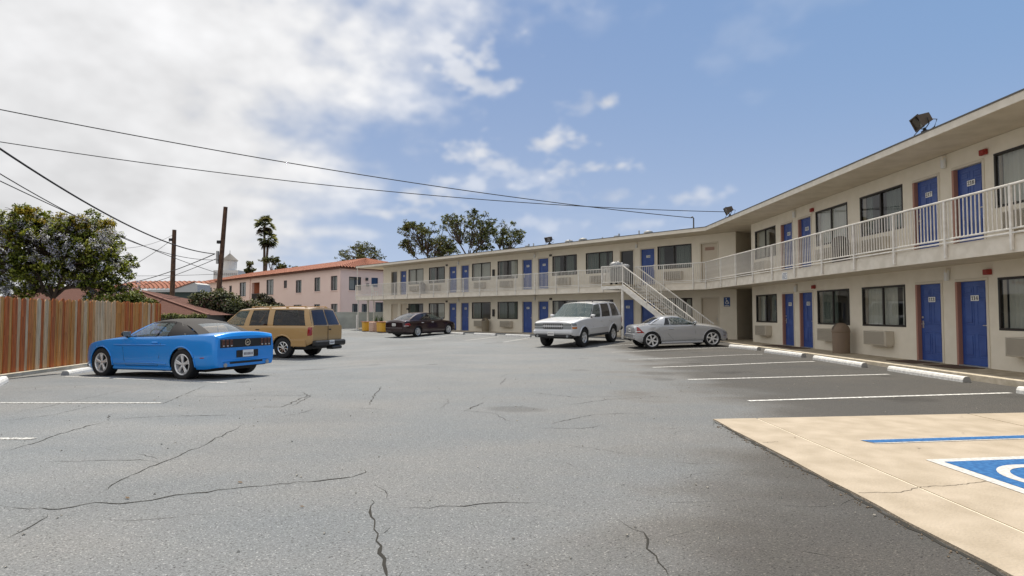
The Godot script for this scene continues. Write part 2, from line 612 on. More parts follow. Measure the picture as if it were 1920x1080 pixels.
func crack(pts: Array, w: float, light := false) -> void:
	# a jagged crack through the given points, wider and narrower along its way
	var st := ST()
	var P := []
	for k in pts.size() - 1:
		var a: Vector2 = pts[k]
		var b: Vector2 = pts[k + 1]
		var m := maxi(2, int((b - a).length() / 0.07))
		for i in m:
			var p := a.lerp(b, float(i) / m)
			P.append(p + Vector2(rng.randf_range(-1, 1), rng.randf_range(-1, 1)) * 0.022)
	P.append(pts[-1])
	var L := []
	var R := []
	for k in P.size():
		var d: Vector2 = (P[mini(k + 1, P.size() - 1)] - P[maxi(k - 1, 0)]).normalized()
		var n := Vector2(-d.y, d.x)
		var taper := minf(1.0, minf(k, P.size() - 1 - k) / 5.0)
		var ww := w * rng.randf_range(0.25, 1.15) * taper * 0.5
		L.append(P[k] + n * ww)
		R.append(P[k] - n * ww)
	for k in P.size() - 1:
		var y := gh(P[k].x, P[k].y) + 0.003
		quad(st, W(L[k].x, y, L[k].y), W(L[k + 1].x, y, L[k + 1].y), W(R[k + 1].x, y, R[k + 1].y), W(R[k].x, y, R[k].y), Vector3.UP)
	mk("crack", st, M.crack_light if light else M.crack, get_node("parking_lot"))

# a point of the lot from where it shows in the photograph (pixels of 1920 x 1080), used for layout only
func lot(px: float, py: float) -> Vector2:
	var f := 1136.7
	var c := cos(0.04213)
	var s := sin(0.04213)
	var dx := (px - 960.0) / f
	var dy := (540.0 - py) / f
	var up := dy * c + s
	var fw := c - dy * s
	var h := 0.0
	var p := Vector2.ZERO
	for k in 10:
		var t := (h - 1.4) / up
		p = Vector2(dx * t, fw * t)
		h = gh(p.x, p.y)
	return p

func at(px: float, py: float, zf: float) -> Vector3:
	var f := 1136.7
	var c := cos(0.04213)
	var s := sin(0.04213)
	var dy := (540.0 - py) / f
	var t := zf / (c - dy * s)
	return W((px - 960.0) / f * t, 1.4 + (dy * c + s) * t, zf)

func build_ground() -> void:
	var big := ST()
	quad(big, W(-1500, -0.35, -300), W(1500, -0.35, -300), W(1500, -0.35, 2200), W(-1500, -0.35, 2200), Vector3.UP)
	structure(mk("ground", big, textured(tint_tex(noise_img(256, 256, 0.02, 4, 71), Color(0.13, 0.12, 0.09), Color(0.2, 0.18, 0.14)), Vector3(0.1, 0.1, 0.1), 0.95), self))
	var st := ST()
	var x := -32.0
	while x < 24.0:
		var z := -12.0
		while z < 68.0:
			var c := [Vector2(x, z), Vector2(x + 1, z), Vector2(x + 1, z + 1), Vector2(x, z + 1)]
			for k in [[0, 1, 2], [0, 2, 3]]:
				# clockwise seen from above
				for i in [k[0], k[2], k[1]]:
					var p: Vector2 = c[i]
					var e := 0.05
					var nn := Vector3(gh(p.x - e, p.y) - gh(p.x + e, p.y), 2 * e, -(gh(p.x, p.y - e) - gh(p.x, p.y + e))).normalized()
					st.set_normal(nn)
					st.set_uv(p / 1.7)
					st.set_uv2(Vector2((p.x + 32.0) / 56.0, (68.0 - p.y) / 80.0))
					st.add_vertex(W(p.x, gh(p.x, p.y), p.y))
			z += 1.0
		x += 1.0
	st.generate_tangents()
	structure(mk("parking_lot", st, M.asphalt, self))
	# cracks, followed from the photograph
	var cr := [
		[[[700, 935], [690, 962], [706, 1000], [712, 1040], [722, 1080], [740, 1110]], 0.026],
		[[[700, 905], [722, 920], [730, 940]], 0.016],
		[[[728, 987], [716, 1000], [708, 1004]], 0.02],
		[[[0, 952], [110, 955], [180, 942], [240, 945], [330, 930], [450, 915], [560, 905], [640, 898], [680, 890], [688, 876]], 0.018],
		[[[110, 955], [60, 985], [0, 1020]], 0.018],
		[[[180, 930], [230, 900], [300, 868], [370, 840], [440, 805], [460, 795]], 0.013],
		[[[80, 866], [190, 864], [260, 863], [300, 869]], 0.013],
		[[[0, 848], [60, 832], [110, 815], [160, 800], [205, 790]], 0.017],
		[[[205, 790], [205, 778], [230, 772]], 0.015], [[[195, 787], [300, 781], [440, 778], [460, 776]], 0.014],
		[[[300, 760], [350, 738], [390, 722]], 0.012], [[[350, 742], [400, 744], [480, 741], [600, 742]], 0.011],
		[[[450, 764], [530, 763], [570, 745], [590, 738]], 0.018], [[[545, 762], [570, 750], [582, 744], [565, 735]], 0.016], [[[520, 782], [560, 776], [590, 766]], 0.014],
		[[[690, 760], [700, 745], [715, 724]], 0.016], [[[868, 772], [890, 762], [910, 753]], 0.018], [[[900, 750], [912, 743]], 0.014], [[[936, 722], [946, 712], [948, 708]], 0.014],
		[[[1028, 796], [1070, 786], [1110, 778], [1170, 775], [1230, 777]], 0.012], [[[1000, 803], [1100, 803], [1135, 796]], 0.012],
		[[[740, 952], [800, 952], [870, 948], [920, 944], [1020, 941]], 0.012], [[[1230, 942], [1330, 941], [1400, 936]], 0.008],
		[[[1150, 970], [1205, 1000], [1215, 1030], [1240, 1066], [1250, 1085]], 0.014], [[[1225, 1013], [1270, 1004], [1310, 993]], 0.010],
		[[[755, 1055], [748, 1080], [745, 1095]], 0.010], [[[0, 730], [120, 724], [190, 722]], 0.012], [[[20, 774], [100, 760], [240, 730]], 0.010],
		[[[0, 790], [100, 778], [190, 757]], 0.010], [[[520, 915], [560, 910]], 0.006], [[[1270, 900], [1300, 890], [1350, 884]], 0.006],
		[[[640, 910], [660, 900], [690, 902]], 0.008], [[[985, 735], [1080, 745], [1200, 742]], 0.012], [[[1060, 760], [1150, 748], [1260, 742]], 0.012]]
	for c in cr:
		var p := []
		for q in c[0]:
			p.append(lot(q[0], q[1]))
		crack(p, c[1])
	for k in 90:
		var p0 := Vector2(rng.randf_range(-10, 4), rng.randf_range(3.2, 24))
		var d := Vector2(rng.randf_range(-1, 1), rng.randf_range(-0.7, 0.7)).normalized()
		var pl := [p0]
		for i in rng.randi_range(3, 8):
			d = d.rotated(rng.randf_range(-0.7, 0.7))
			p0 += d * rng.randf_range(0.08, 0.3)
			pl.append(p0)
		crack(pl, rng.randf_range(0.003, 0.009), k % 3 != 0)
		# side branches
		if k % 2 == 0 and pl.size() > 3:
			var b0: Vector2 = pl[pl.size() / 2]
			var bd := d.rotated(rng.randf_range(0.6, 1.3) * (1 if k % 4 == 0 else -1))
			crack([b0, b0 + bd * 0.15, b0 + bd.rotated(0.3) * 0.35], 0.005, true)
	# pebbles and crumbs lying about
	var pst := ST()
	for k in 380:
		var q := Vector2(rng.randf_range(-9, 9), 2.6 + 14.0 * pow(rng.randf(), 1.6))
		var r := rng.randf_range(0.003, 0.009)
		box(pst, W(q.x, gh(q.x, q.y) + r * 0.6, q.y), Vector3(r * 2, r * 1.3, r * 1.6), Basis(Vector3(1, 1, 0.3).normalized(), rng.randf() * 6))
	var peb := mk("gravel", pst, mat(0.34, 0.32, 0.28, 0.9), self)
	peb.set_meta("kind", "stuff")
	peb.set_meta("label", "loose pebbles and crumbs scattered over the asphalt")
	peb.set_meta("category", "gravel")
	# concrete pad with the accessible bay, in three slabs with filled joints
	var pad := Node3D.new()
	pad.name = "concrete_pad"
	add_child(pad)
	structure(pad)
	var far := func(xx: float) -> float: return 8.03 + (xx - 2.64) * 0.113
	var f := ST()
	prism(f, PackedVector2Array([Vector2(2.66, -10), Vector2(9.78, -10), Vector2(9.78, far.call(9.78) - 0.02), Vector2(2.66, 8.01)]), 0.0, 0.011, Transform3D(Basis(Vector3.RIGHT, Vector3.FORWARD, Vector3.UP), Vector3.ZERO))
	mk("joint_filler", f, M.filler, pad)
	for s in [[2.64, 3.228], [3.252, 6.285], [6.31, 9.78]]:
		var poly := PackedVector2Array()
		if s[0] < 3.0:
			var zz := -10.0
			while zz < 7.95:
				poly.append(Vector2(2.64 + rng.randf_range(-0.012, 0.014), zz))
				zz += 0.35 if zz > 1.5 else 2.0
		else:
			poly.append(Vector2(s[0], -10))
		poly.append(Vector2(s[0], far.call(s[0])))
		poly.append(Vector2(s[1], far.call(s[1])))
		poly.append(Vector2(s[1], -10))
		var sl := ST()
		prism(sl, poly, 0.0, 0.017, Transform3D(Basis(Vector3.RIGHT, Vector3.FORWARD, Vector3.UP), Vector3.ZERO))
		mk("slab", sl, M.concrete, pad)
	var pk := ST()
	for seg in [[[1610, 928], [1680, 928], [1730, 917]], [[1730, 917], [1800, 913], [1850, 906]], [[1430, 833], [1460, 831]]]:
		for k in seg.size() - 1:
			var a := lot(seg[k][0], seg[k][1])
			var b := lot(seg[k + 1][0], seg[k + 1][1])
			var last := a
			for i in range(1, 9):
				var q2 := a.lerp(b, i / 8.0) + Vector2(rng.randf_range(-0.012, 0.012), rng.randf_range(-0.012, 0.012))
				ribbon(pk, [last, q2], 0.006, 0.0195)
				last = q2
	mk("crack", pk, mat(0.12, 0.095, 0.07, 0.9), pad)
	# ragged gap where asphalt meets the slab
	var gp := []
	var zz2 := -2.0
	while zz2 < 8.05:
		gp.append(Vector2(2.615 + rng.randf_range(-0.008, 0.008), zz2))
		zz2 += 0.2
	crack(gp, 0.05)
	var sp := ST()
	for k in 420:
		var zq := rng.randf_range(-1.0, 7.6)
		var r := rng.randf_range(0.002, 0.0065)
		box(sp, W(2.60 - absf(rng.randfn(0, 0.035)), r * 0.6, zq), Vector3(r * 2, r, r * 1.5), Basis(Vector3(1, 1, 0.3).normalized(), rng.randf() * 6))
	mk("crumbs", sp, mat(0.17, 0.13, 0.09, 0.95), pad)
	# painted marks of the bay
	var pm := func(poly: Array, y: float, m: Material, called: String) -> void:
		var s2 := ST()
		var pv := PackedVector2Array()
		for q in poly:
			pv.append(q)
		prism(s2, pv, y, y + 0.001, Transform3D(Basis(Vector3.RIGHT, Vector3.FORWARD, Vector3.UP), Vector3.ZERO))
		structure(mk(called, s2, m, self))
	var sl2 := 0.135
	var sx := func(x0: float, z0: float, xx: float) -> float: return z0 + (xx - x0) * sl2
	pm.call([Vector2(3.80, 6.685), Vector2(9.3, sx.call(3.8, 6.685, 9.3)), Vector2(9.3, sx.call(3.8, 6.50, 9.3)), Vector2(3.86, 6.505)], 0.0205, M.white_paint, "bay_line_edging")
	pm.call([Vector2(3.80, 6.66), Vector2(9.3, sx.call(3.8, 6.66, 9.3)), Vector2(9.3, sx.call(3.8, 6.53, 9.3)), Vector2(3.86, 6.538)], 0.0235, M.blue_paint, "bay_line")
	var X := Vector2(1, sl2).normalized()
	var Y := Vector2(0.012, -1).normalized()
	var o := Vector2(4.02, 5.70)
	var q4 := func(a: float, b: float, w: float, h: float) -> Array: return [o + X * a + Y * b, o + X * (a + w) + Y * b, o + X * (a + w) + Y * (b + h), o + X * a + Y * (b + h)]
	pm.call(q4.call(-0.11, -0.11, 1.72, 1.72), 0.0205, M.white_paint, "bay_symbol_border")
	pm.call(q4.call(0.0, 0.0, 1.5, 1.5), 0.0235, M.blue_paint, "bay_symbol_field")
	# wheelchair figure: up is towards the wing
	var sg := ST()
	var G := func(u: float, v: float) -> Vector3:
		var p: Vector2 = o + X * u + Y * v
		return W(p.x, 0.027, p.y)
	var cen := Vector2(0.56, 0.62)
	for k in 30:
		var a0 := deg_to_rad(50 + 270.0 * k / 30.0)
		var a1 := deg_to_rad(50 + 270.0 * (k + 1) / 30.0)
		quad(sg, G.call(cen.x + cos(a0) * 0.43, cen.y + sin(a0) * 0.43), G.call(cen.x + cos(a1) * 0.43, cen.y + sin(a1) * 0.43), G.call(cen.x + cos(a1) * 0.33, cen.y + sin(a1) * 0.33), G.call(cen.x + cos(a0) * 0.33, cen.y + sin(a0) * 0.33), Vector3.UP)
	for s in [[0.62, 0.62, 1.22, 0.52], [0.62, 0.62, 0.62, 1.02], [0.62, 1.02, 0.26, 1.2], [0.88, 0.6, 0.88, 0.92]]:
		var p0 := Vector2(s[0], s[1])
		var p1 := Vector2(s[2], s[3])
		var nv := Vector2(-(p1 - p0).y, (p1 - p0).x).normalized() * 0.05
		quad(sg, G.call(p0.x + nv.x, p0.y + nv.y), G.call(p1.x + nv.x, p1.y + nv.y), G.call(p1.x - nv.x, p1.y - nv.y), G.call(p0.x - nv.x, p0.y - nv.y), Vector3.UP)
	for k in 16:
		quad(sg, G.call(1.34, 0.5), G.call(1.34 + cos(TAU * k / 16) * 0.1, 0.5 + sin(TAU * k / 16) * 0.1), G.call(1.34 + cos(TAU * (k + 1) / 16) * 0.1, 0.5 + sin(TAU * (k + 1) / 16) * 0.1), G.call(1.34, 0.5), Vector3.UP)
	structure(mk("bay_symbol", sg, M.white_paint, self))
	# parking lines
	for l in [[1403, 752, 1895, 737], [1290, 712, 1667, 702], [1223, 689, 1527, 678], [1179, 674, 1430, 664.5], [1147, 660.4, 1372, 652], [1119, 649.7, 1190, 645.5], [943, 641.7, 994, 633.6], [872, 638.6, 935, 631.5], [780, 637, 852, 628.5], [0, 756, 302, 756], [120, 706, 424, 718], [0, 823, 64, 823]]:
		var a := lot(l[0], l[1])
		var b := lot(l[2], l[3])
		if l[0] == 0:
			a += (a - b).normalized() * 2.0
		paint_line(a, b, l[0] < 1200)

# ---------------------------------------------------------------- motel
var motel: Node3D
var wing := []
const FL := 2.92
const BASE := 0.13

func mput(called: String, mesh: Mesh, m: Material, w: int, local := Transform3D.IDENTITY) -> MeshInstance3D:
	return put(called, mesh, m, motel, motel.transform.affine_inverse() * wing[w] * local)

func mnode(called: String, w: int, local := Transform3D.IDENTITY) -> Node3D:
	return node(called, motel, motel.transform.affine_inverse() * wing[w] * local)

# wall with openings [x0, x1, y0, y1]; outside face at z = 0, thickness behind it
func wall_mesh(x0: float, x1: float, y0: float, y1: float, holes: Array, th := 0.2) -> ArrayMesh:
	var st := ST()
	var xs := [x0, x1]
	for h in holes:
		xs.append(h[0])
		xs.append(h[1])
	xs.sort()
	for k in xs.size() - 1:
		if xs[k + 1] - xs[k] < 0.001:
			continue
		var xm: float = (xs[k] + xs[k + 1]) * 0.5
		var cuts := []
		for h in holes:
			if xm > h[0] and xm < h[1]:
				cuts.append([h[2], h[3]])
		cuts.sort_custom(func(a, b): return a[0] < b[0])
		var y := y0
		for c in cuts:
			if c[0] > y + 0.001:
				bx(st, Vector3(xs[k], y, -th), Vector3(xs[k + 1], c[0], 0))
			y = c[1]
		if y < y1 - 0.001:
			bx(st, Vector3(xs[k], y, -th), Vector3(xs[k + 1], y1, 0))
	return st.commit()

func curtain_mesh(w: float, h: float, folds: int) -> ArrayMesh:
	var st := ST()
	var rows := [[], []]
	var n := folds * 8
	for k in n + 1:
		var x := w * k / n
		var z := 0.028 * sin(TAU * folds * k / n) + 0.012 * sin(TAU * folds * 0.37 * k / n + 1.0)
		rows[0].append(Vector3(x, 0, z))
		rows[1].append(Vector3(x, h, z * 0.8))
	grid(st, rows, Vector3(0, 0, 1))
	return st.commit()

var win_k := 0
func window(w: int, x0: float, x1: float, y0: float, y1: float, mode: int) -> void:
	win_k += 1
	var o := mnode("window", w, T(x0, y0, -0.03))
	var W_ := x1 - x0
	var H_ := y1 - y0
	var fr := ST()
	var f := 0.055
	var d := 0.09
	cbox(fr, Vector3(W_ / 2, H_ - f / 2, 0), Vector3(W_, f, d), 0.006)
	cbox(fr, Vector3(W_ / 2, f / 2, 0), Vector3(W_, f, d), 0.006)
	for x in [f / 2, W_ - f / 2]:
		cbox(fr, Vector3(x, H_ / 2, 0), Vector3(f, H_ - 2 * f - 0.002, d - 0.004), 0.006)
	mk("frame", fr, M.bronze, o)
	var ml := ST()
	cbox(ml, Vector3(W_ / 2, H_ / 2, 0.005), Vector3(0.06, H_ - 2 * f - 0.004, 0.05), 0.005)
	mk("mullion", ml, M.bronze, o)
	for s in [0, 1]:
		var p := ST()
		var a := f if s == 0 else W_ / 2 + 0.03
		var z := 0.012 if s == 0 else -0.012
		quad(p, Vector3(a, f, z), Vector3(a + W_ / 2 - f - 0.03, f, z), Vector3(a + W_ / 2 - f - 0.03, H_ - f, z), Vector3(a, H_ - f, z), Vector3(0, 0, 1))
		mk("pane", p, M.pane, o)
	# curtains behind the glass: mode gives where they hang
	var cw := [[0.0, 0.48], [0.52, 1.0], [0.0, 0.94], [0.02, 0.24], [0.60, 1.0], [0.0, 0.70]][mode % 6] as Array
	var cm: Material = [M.curtain, M.curtain_green, M.curtain, M.curtain_gold, M.curtain, M.curtain_green][(win_k * 5 + mode) % 6]
	var ww: float = (cw[1] - cw[0]) * (W_ - 0.08)
	put("curtain", curtain_mesh(ww, H_ - 0.04, maxi(3, int(ww / 0.13))), cm, o, T(0.04 + cw[0] * (W_ - 0.08), 0.02, -0.16))
	if mode % 6 != 2:
		var c2: Array = [[0.86, 1.0], [0.0, 0.12], [0, 0], [0.5, 0.8], [0.0, 0.2], [0.8, 1.0]][mode % 6]
		var w2: float = (c2[1] - c2[0]) * (W_ - 0.08)
		put("curtain", curtain_mesh(w2, H_ - 0.04, maxi(2, int(w2 / 0.1))), M.curtain_green if win_k % 2 == 0 else M.curtain, o, T(0.04 + c2[0] * (W_ - 0.08), 0.02, -0.20))

var leaf_mesh: Mesh
var panel_mesh := []
var handle_mesh: Mesh
func door(w: int, x: float, y: float, number: String, handle_left: bool, style := 0) -> void:
	# x is the middle of the leaf; the leaf stands 0.11 behind the wall face
	var o := mnode("door", w, T(x, y, 0))
	var fr := ST()
	var hw := 0.445
	var ht := 2.05
	cbox(fr, Vector3(0, ht + 0.035, -0.055), Vector3(2 * hw + 0.14, 0.07, 0.15), 0.006)
	cbox(fr, Vector3(hw + 0.035, ht / 2, -0.055), Vector3(0.07, ht - 0.002, 0.146), 0.006)
	mk("frame", fr, M.trim, o)
	var jb := ST()
	cbox(jb, Vector3(-hw - 0.035, ht / 2, -0.055), Vector3(0.07, ht - 0.002, 0.146), 0.006)
	mk("jamb", jb, M.jamb if style == 0 and w == 1 else M.trim, o)
	var sill := ST()
	bx(sill, Vector3(-hw, 0.0, -0.14), Vector3(hw, 0.022, 0.02))
	mk("threshold", sill, M.galv, o)
	if style == 2:
		# open doorway with a dark room behind a screen
		var sc := ST()
		quad(sc, Vector3(-hw, 0.02, -0.1), Vector3(hw, 0.02, -0.1), Vector3(hw, ht, -0.1), Vector3(-hw, ht, -0.1), Vector3(0, 0, 1))
		mk("screen", sc, M.screen, o)
		return
	if leaf_mesh == null:
		var lf := ST()
		box(lf, Vector3(0, ht / 2 + 0.012, -0.11), Vector3(2 * hw - 0.012, ht - 0.03, 0.045))
		leaf_mesh = lf.commit()
		for s in [[0.30, 0.20], [0.30, 0.66], [0.30, 0.56]]:
			var p := ST()
			# raised field with a sunk moulding round it
			var a: float = s[0] / 2
			var b: float = s[1] / 2
			for e in [[Vector3(0, b, 0), Vector3(2 * a, 0.022, 0.012)], [Vector3(0, -b, 0), Vector3(2 * a, 0.022, 0.012)], [Vector3(a, 0, 0), Vector3(0.022, 2 * b, 0.011)], [Vector3(-a, 0, 0), Vector3(0.022, 2 * b, 0.011)]]:
				cbox(p, e[0], e[1], 0.004)
			cbox(p, Vector3(0, 0, 0.002), Vector3(2 * a - 0.10, 2 * b - 0.10, 0.016), 0.006)
			panel_mesh.append(p.commit())
		var h := ST()
		cbox(h, Vector3(0, 0, 0.006), Vector3(0.06, 0.20, 0.012), 0.004)
		cbox(h, Vector3(0.045, 0.01, 0.045), Vector3(0.12, 0.022, 0.02), 0.006)
		cbox(h, Vector3(0, 0.01, 0.025), Vector3(0.03, 0.03, 0.04), 0.004)
		cbox(h, Vector3(0, 0.19, 0.012), Vector3(0.055, 0.055, 0.024), 0.008)
		handle_mesh = h.commit()
	var dm: Material = M.door if style == 0 else M.beige_door
	put("leaf", leaf_mesh, dm, o)
	if style == 0:
		for sx in [-0.205, 0.205]:
			put("panel", panel_mesh[0], dm, o, T(sx, 1.83, -0.085))
			put("panel", panel_mesh[1], dm, o, T(sx, 1.33, -0.085))
			put("panel", panel_mesh[2], dm, o, T(sx, 0.50, -0.085))
	var hx := -0.37 if handle_left else 0.37
	put("handle", handle_mesh, M.steel, o, Transform3D(Basis(Vector3.UP, 0.0 if handle_left else 0.0).scaled(Vector3(1 if handle_left else -1, 1, 1)), Vector3(hx, 0.98, -0.087)))
	if number != "":
		var pl := ST()
		cbox(pl, Vector3(0, 0, 0), Vector3(0.25, 0.135, 0.008), 0.003)
		mk("number_plate", pl, M.plate, o, T(0.0, 1.64, -0.073))
		put("room_number", text_mesh(number, 0.125, true), M.ink, o, T(0.0, 1.64, -0.067))
	elif style == 1 and y > 1.0 and x > 0:
		var vt := ST()
		for k in 7:
			box(vt, Vector3(0, 1.72 + k * 0.024, -0.078), Vector3(0.5, 0.012, 0.02))
		mk("vent", vt, M.jamb, o)

var ac_body: Mesh
var ac_grille: Mesh
var ac_back: Mesh
func ac_unit(w: int, x: float, y: float) -> void:
	var o := mnode("air_conditioner", w, T(x, y, 0))
	if ac_body == null:
		var b := ST()
		cbox(b, Vector3(0, 0.21, 0.13), Vector3(1.08, 0.42, 0.26), 0.012)
		cbox(b, Vector3(0.18, -0.018, 0.12), Vector3(0.66, 0.035, 0.16), 0.005)
		ac_body = b.commit()
		var g := ST()
		for k in 17:
			box(g, Vector3(0, 0.035 + k * 0.0215, 0.262), Vector3(1.0, 0.009, 0.022), Basis(Vector3.RIGHT, 0.5))
		for x2 in [-0.5, 0.5]:
			box(g, Vector3(x2, 0.21, 0.264), Vector3(0.016, 0.39, 0.02))
		ac_grille = g.commit()
		var bk := ST()
		bx(bk, Vector3(-0.5, 0.025, 0.255), Vector3(0.5, 0.395, 0.2615))
		ac_back = bk.commit()
	put("cabinet", ac_body, M.ac, o)
	put("grille_back", ac_back, M.ac_dark, o)
	put("grille", ac_grille, M.ac, o)

func wall_lamp(w: int, x: float, y: float) -> void:
	var o := mnode("wall_lamp", w, T(x, y, 0.05))
	var a := ST()
	lathe(a, [Vector2(0, 0.16), Vector2(0.05, 0.15), Vector2(0.062, 0.12), Vector2(0.062, -0.10), Vector2(0.05, -0.13), Vector2(0, -0.135)], 12)
	mk("shade", a, M.lamp_glass, o)
	var b := ST()
	cbox(b, Vector3(0, 0.12, 0), Vector3(0.11, 0.10, 0.12), 0.01)
	mk("cap", b, M.fascia, o)

func alarm_box(w: int, x: float, y: float, dark := false) -> void:
	var s := ST()
	cbox(s, Vector3(0, 0, 0.04), Vector3(0.20, 0.13, 0.08), 0.012)
	cbox(s, Vector3(0.05, 0, 0.095), Vector3(0.07, 0.08, 0.03), 0.01)
	mput("alarm_box", s.commit(), M.drip if dark else M.red, w, T(x, y, 0))

var railing_post: Mesh
var baluster_mesh: BoxMesh
func railing(w: int, x0: float, x1: float, single: bool, last := false, o_ := 1.45) -> void:
	# one bay: the post at its left end, two rails and the balusters
	if railing_post == null:
		var p := ST()
		cbox(p, Vector3(0, 0, 0), Vector3(0.055, 1.27, 0.055), 0.005)
		railing_post = p.commit()
		baluster_mesh = BoxMesh.new()
		baluster_mesh.size = Vector3(0.019, 0.84, 0.019)
	var o := mnode("railing", w, T(x0, FL, o_))
	var L := x1 - x0
	put("post", railing_post, M.rail, o, T(0, 0.335, 0))
	if last:
		put("post", railing_post, M.rail, o, T(L, 0.335, 0))
	var r := ST()
	cbox(r, Vector3(L / 2, 0.968, 0), Vector3(L + 0.05, 0.042, 0.06), 0.008)
	mk("top_rail", r, M.rail, o)
	for y in [0.115, 0.035]:
		var b := ST()
		cbox(b, Vector3(L / 2, y, 0), Vector3(L - 0.056, 0.034, 0.034), 0.004)
		mk("bottom_rail", b, M.rail, o)
	var n := int(round(L / 0.112))
	if single:
		for k in range(1, n):
			put("baluster", baluster_mesh, M.rail, o, T(L * k / n, 0.54, 0))
	else:
		var s := ST()
		for k in range(1, n):
			box(s, Vector3(L * k / n, 0.54, 0), Vector3(0.019, 0.84, 0.019))
		mk("baluster_row", s, M.rail, o)

func bracket(w: int, x: float) -> void:
	var s := ST()
	bx(s, Vector3(x - 0.05, 2.60, 1.402), Vector3(x + 0.05, 2.86, 1.418))
	mput("post_bracket", s.commit(), M.fascia, w)

func build_motel() -> void:
	motel = thing("motel_building", "two storey cream motel with blue doors, white railings and flat overhanging roof", "motel", W(9.44, 0, 29.37))
	var ca := cos(-0.76)
	var sa := sin(-0.76)
	wing = [Transform3D(Basis(Vector3(-sa, 0, ca), Vector3.UP, Vector3(-ca, 0, -sa)), W(5.075, 0, 36.0)),
		Transform3D(Basis(Vector3(0.0125, 0, 1).normalized(), Vector3.UP, Vector3(-1, 0, 0.0125).normalized()), W(11.208, 0, 0))]
	# openings; wing 0 is the far one, wing 1 the near one
	var doors := [[0, -13.9, "105", "209"], [0, -12.44, "106", "210"], [0, -5.9, "107", "211"], [0, -4.42, "108", "212"], [0, 2.13, "109", "-"], [0, 3.52, "110", "214"],
		[1, -23.94, "111", "215"], [1, -22.50, "112", "216"], [1, -16.0, "113", "217"], [1, -14.54, "114", "218"], [1, -8.05, "115", "219"], [1, -6.6, "116", "220"]]
	var wins := [[0, -19.87, -17.75, 0], [0, -16.98, -14.9, 1], [0, -11.62, -9.56, 0], [0, -8.83, -6.79, 2], [0, -3.62, -1.58, 1], [0, -0.87, 1.16, 3], [0, 4.16, 6.22, 5],
		[1, -26.99, -24.94, 4], [1, -21.71, -19.69, 0], [1, -18.99, -16.94, 5], [1, -13.75, -11.7, 4], [1, -11.05, -9.0, 0]]
	var holes := [[[], []], [[], []]]
	var WY := [[1.02, 2.215], [3.80, 5.05]]
	for d in doors:
		for fl in 2:
			var y: float = [BASE, FL][fl]
			holes[d[0]][fl].append([d[1] - 0.515, d[1] + 0.515, y, y + 2.12])
			if d[2 + fl] == "-":
				door(d[0], d[1], y, "", true, 2)
			else:
				var hl: bool = d[2 + fl] in ["113", "217", "111", "109", "215", "211", "209"]
				door(d[0], d[1], y, d[2 + fl], hl)
	for d in [[-22.0, BASE, 1, ""], [-20.55, BASE, 1, ""], [-22.05, FL, 2, ""], [-20.65, FL, 0, "208"], [7.2, BASE, 1, ""], [7.2, FL, 1, ""]]:
		holes[0][0 if d[1] < 1 else 1].append([d[0] - 0.515, d[0] + 0.515, d[1], d[1] + 2.12])
		door(0, d[0], d[1], d[3], false, d[2])
	for v in wins:
		for fl in 2:
			holes[v[0]][fl].append([v[1], v[2], WY[fl][0], WY[fl][1]])
			window(v[0], v[1], v[2], WY[fl][0], WY[fl][1], int(v[3]) + fl * 2)
			ac_unit(v[0], (v[1] + v[2]) / 2 - (0.05 if v[0] == 1 else 0.0), (0.47 if fl == 0 else 3.22))
	for w in 2:
		for fl in 2:
			var ex: Array = [[-23.8, 8.63], [-27.42, -3.0]][w]
			mput("wall", wall_mesh(ex[0], ex[1], [0.0, 2.62][fl], [2.62, 5.44][fl], holes[w][fl]), M.wall, w)
		# end, back and room walls
		var ex2: Array = [[-23.8, 8.63], [-27.42, -3.0]][w]
		var bk := ST()
		bx(bk, Vector3(ex2[0], 0, -7.2), Vector3(ex2[1], 5.44, -7.0))
		mput("back_wall", bk.commit(), M.wall, w)
		for x in ex2:
			var s := ST()
			var dx := 0.2 if x == ex2[0] else -0.2
			bx(s, Vector3(x, 0, -7.0), Vector3(x + dx, 5.44, -0.2))
			mput("end_wall", s.commit(), M.wall, w)
		var mid := ST()
		bx(mid, Vector3(ex2[0] + 0.2, 2.66, -7.0), Vector3(ex2[1] - 0.2, 2.90, -0.2))
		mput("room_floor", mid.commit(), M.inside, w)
		var ps := ST()
		var xx: float = ex2[0] + 3.3
		while xx < ex2[1] - 2.0:
			for fl in 2:
				bx(ps, Vector3(xx, [0.02, 2.9][fl], -6.9), Vector3(xx + 0.12, [2.64, 5.42][fl], -0.22))
			xx += 3.98
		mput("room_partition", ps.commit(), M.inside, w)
	# walkway slab with its fascia, and roof: outlines in plan (x, forward)
	var L := func(x: float, o: float) -> Vector2:
		var p: Vector3 = wing[0] * Vector3(x, 0, o)
		return Vector2(p.x, -p.z)
	var R := func(x: float, o: float) -> Vector2:
		var p: Vector3 = wing[1] * Vector3(x, 0, o)
		return Vector2(p.x, -p.z)
	var plan := func(pts: Array, y0: float, y1: float) -> ArrayMesh:
		var s := ST()
		prism(s, PackedVector2Array(pts), y0, y1, motel.transform.affine_inverse() * Transform3D(Basis(Vector3.RIGHT, Vector3.FORWARD, Vector3.UP), Vector3.ZERO))
		return s.commit()
	var cr := Vector2(9.44, 29.37)
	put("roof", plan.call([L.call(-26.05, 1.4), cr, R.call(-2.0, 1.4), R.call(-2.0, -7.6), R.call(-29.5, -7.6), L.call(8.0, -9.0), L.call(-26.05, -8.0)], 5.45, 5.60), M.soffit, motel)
	put("roof_felt", plan.call([L.call(-26.0, 1.35), cr + Vector2(0.04, 0.06), R.call(-2.05, 1.35), R.call(-2.05, -7.5), R.call(-29.5, -7.5), L.call(8.0, -8.9), L.call(-26.0, -7.9)], 5.602, 5.63), M.roofing, motel)
	var i0 := 1.398
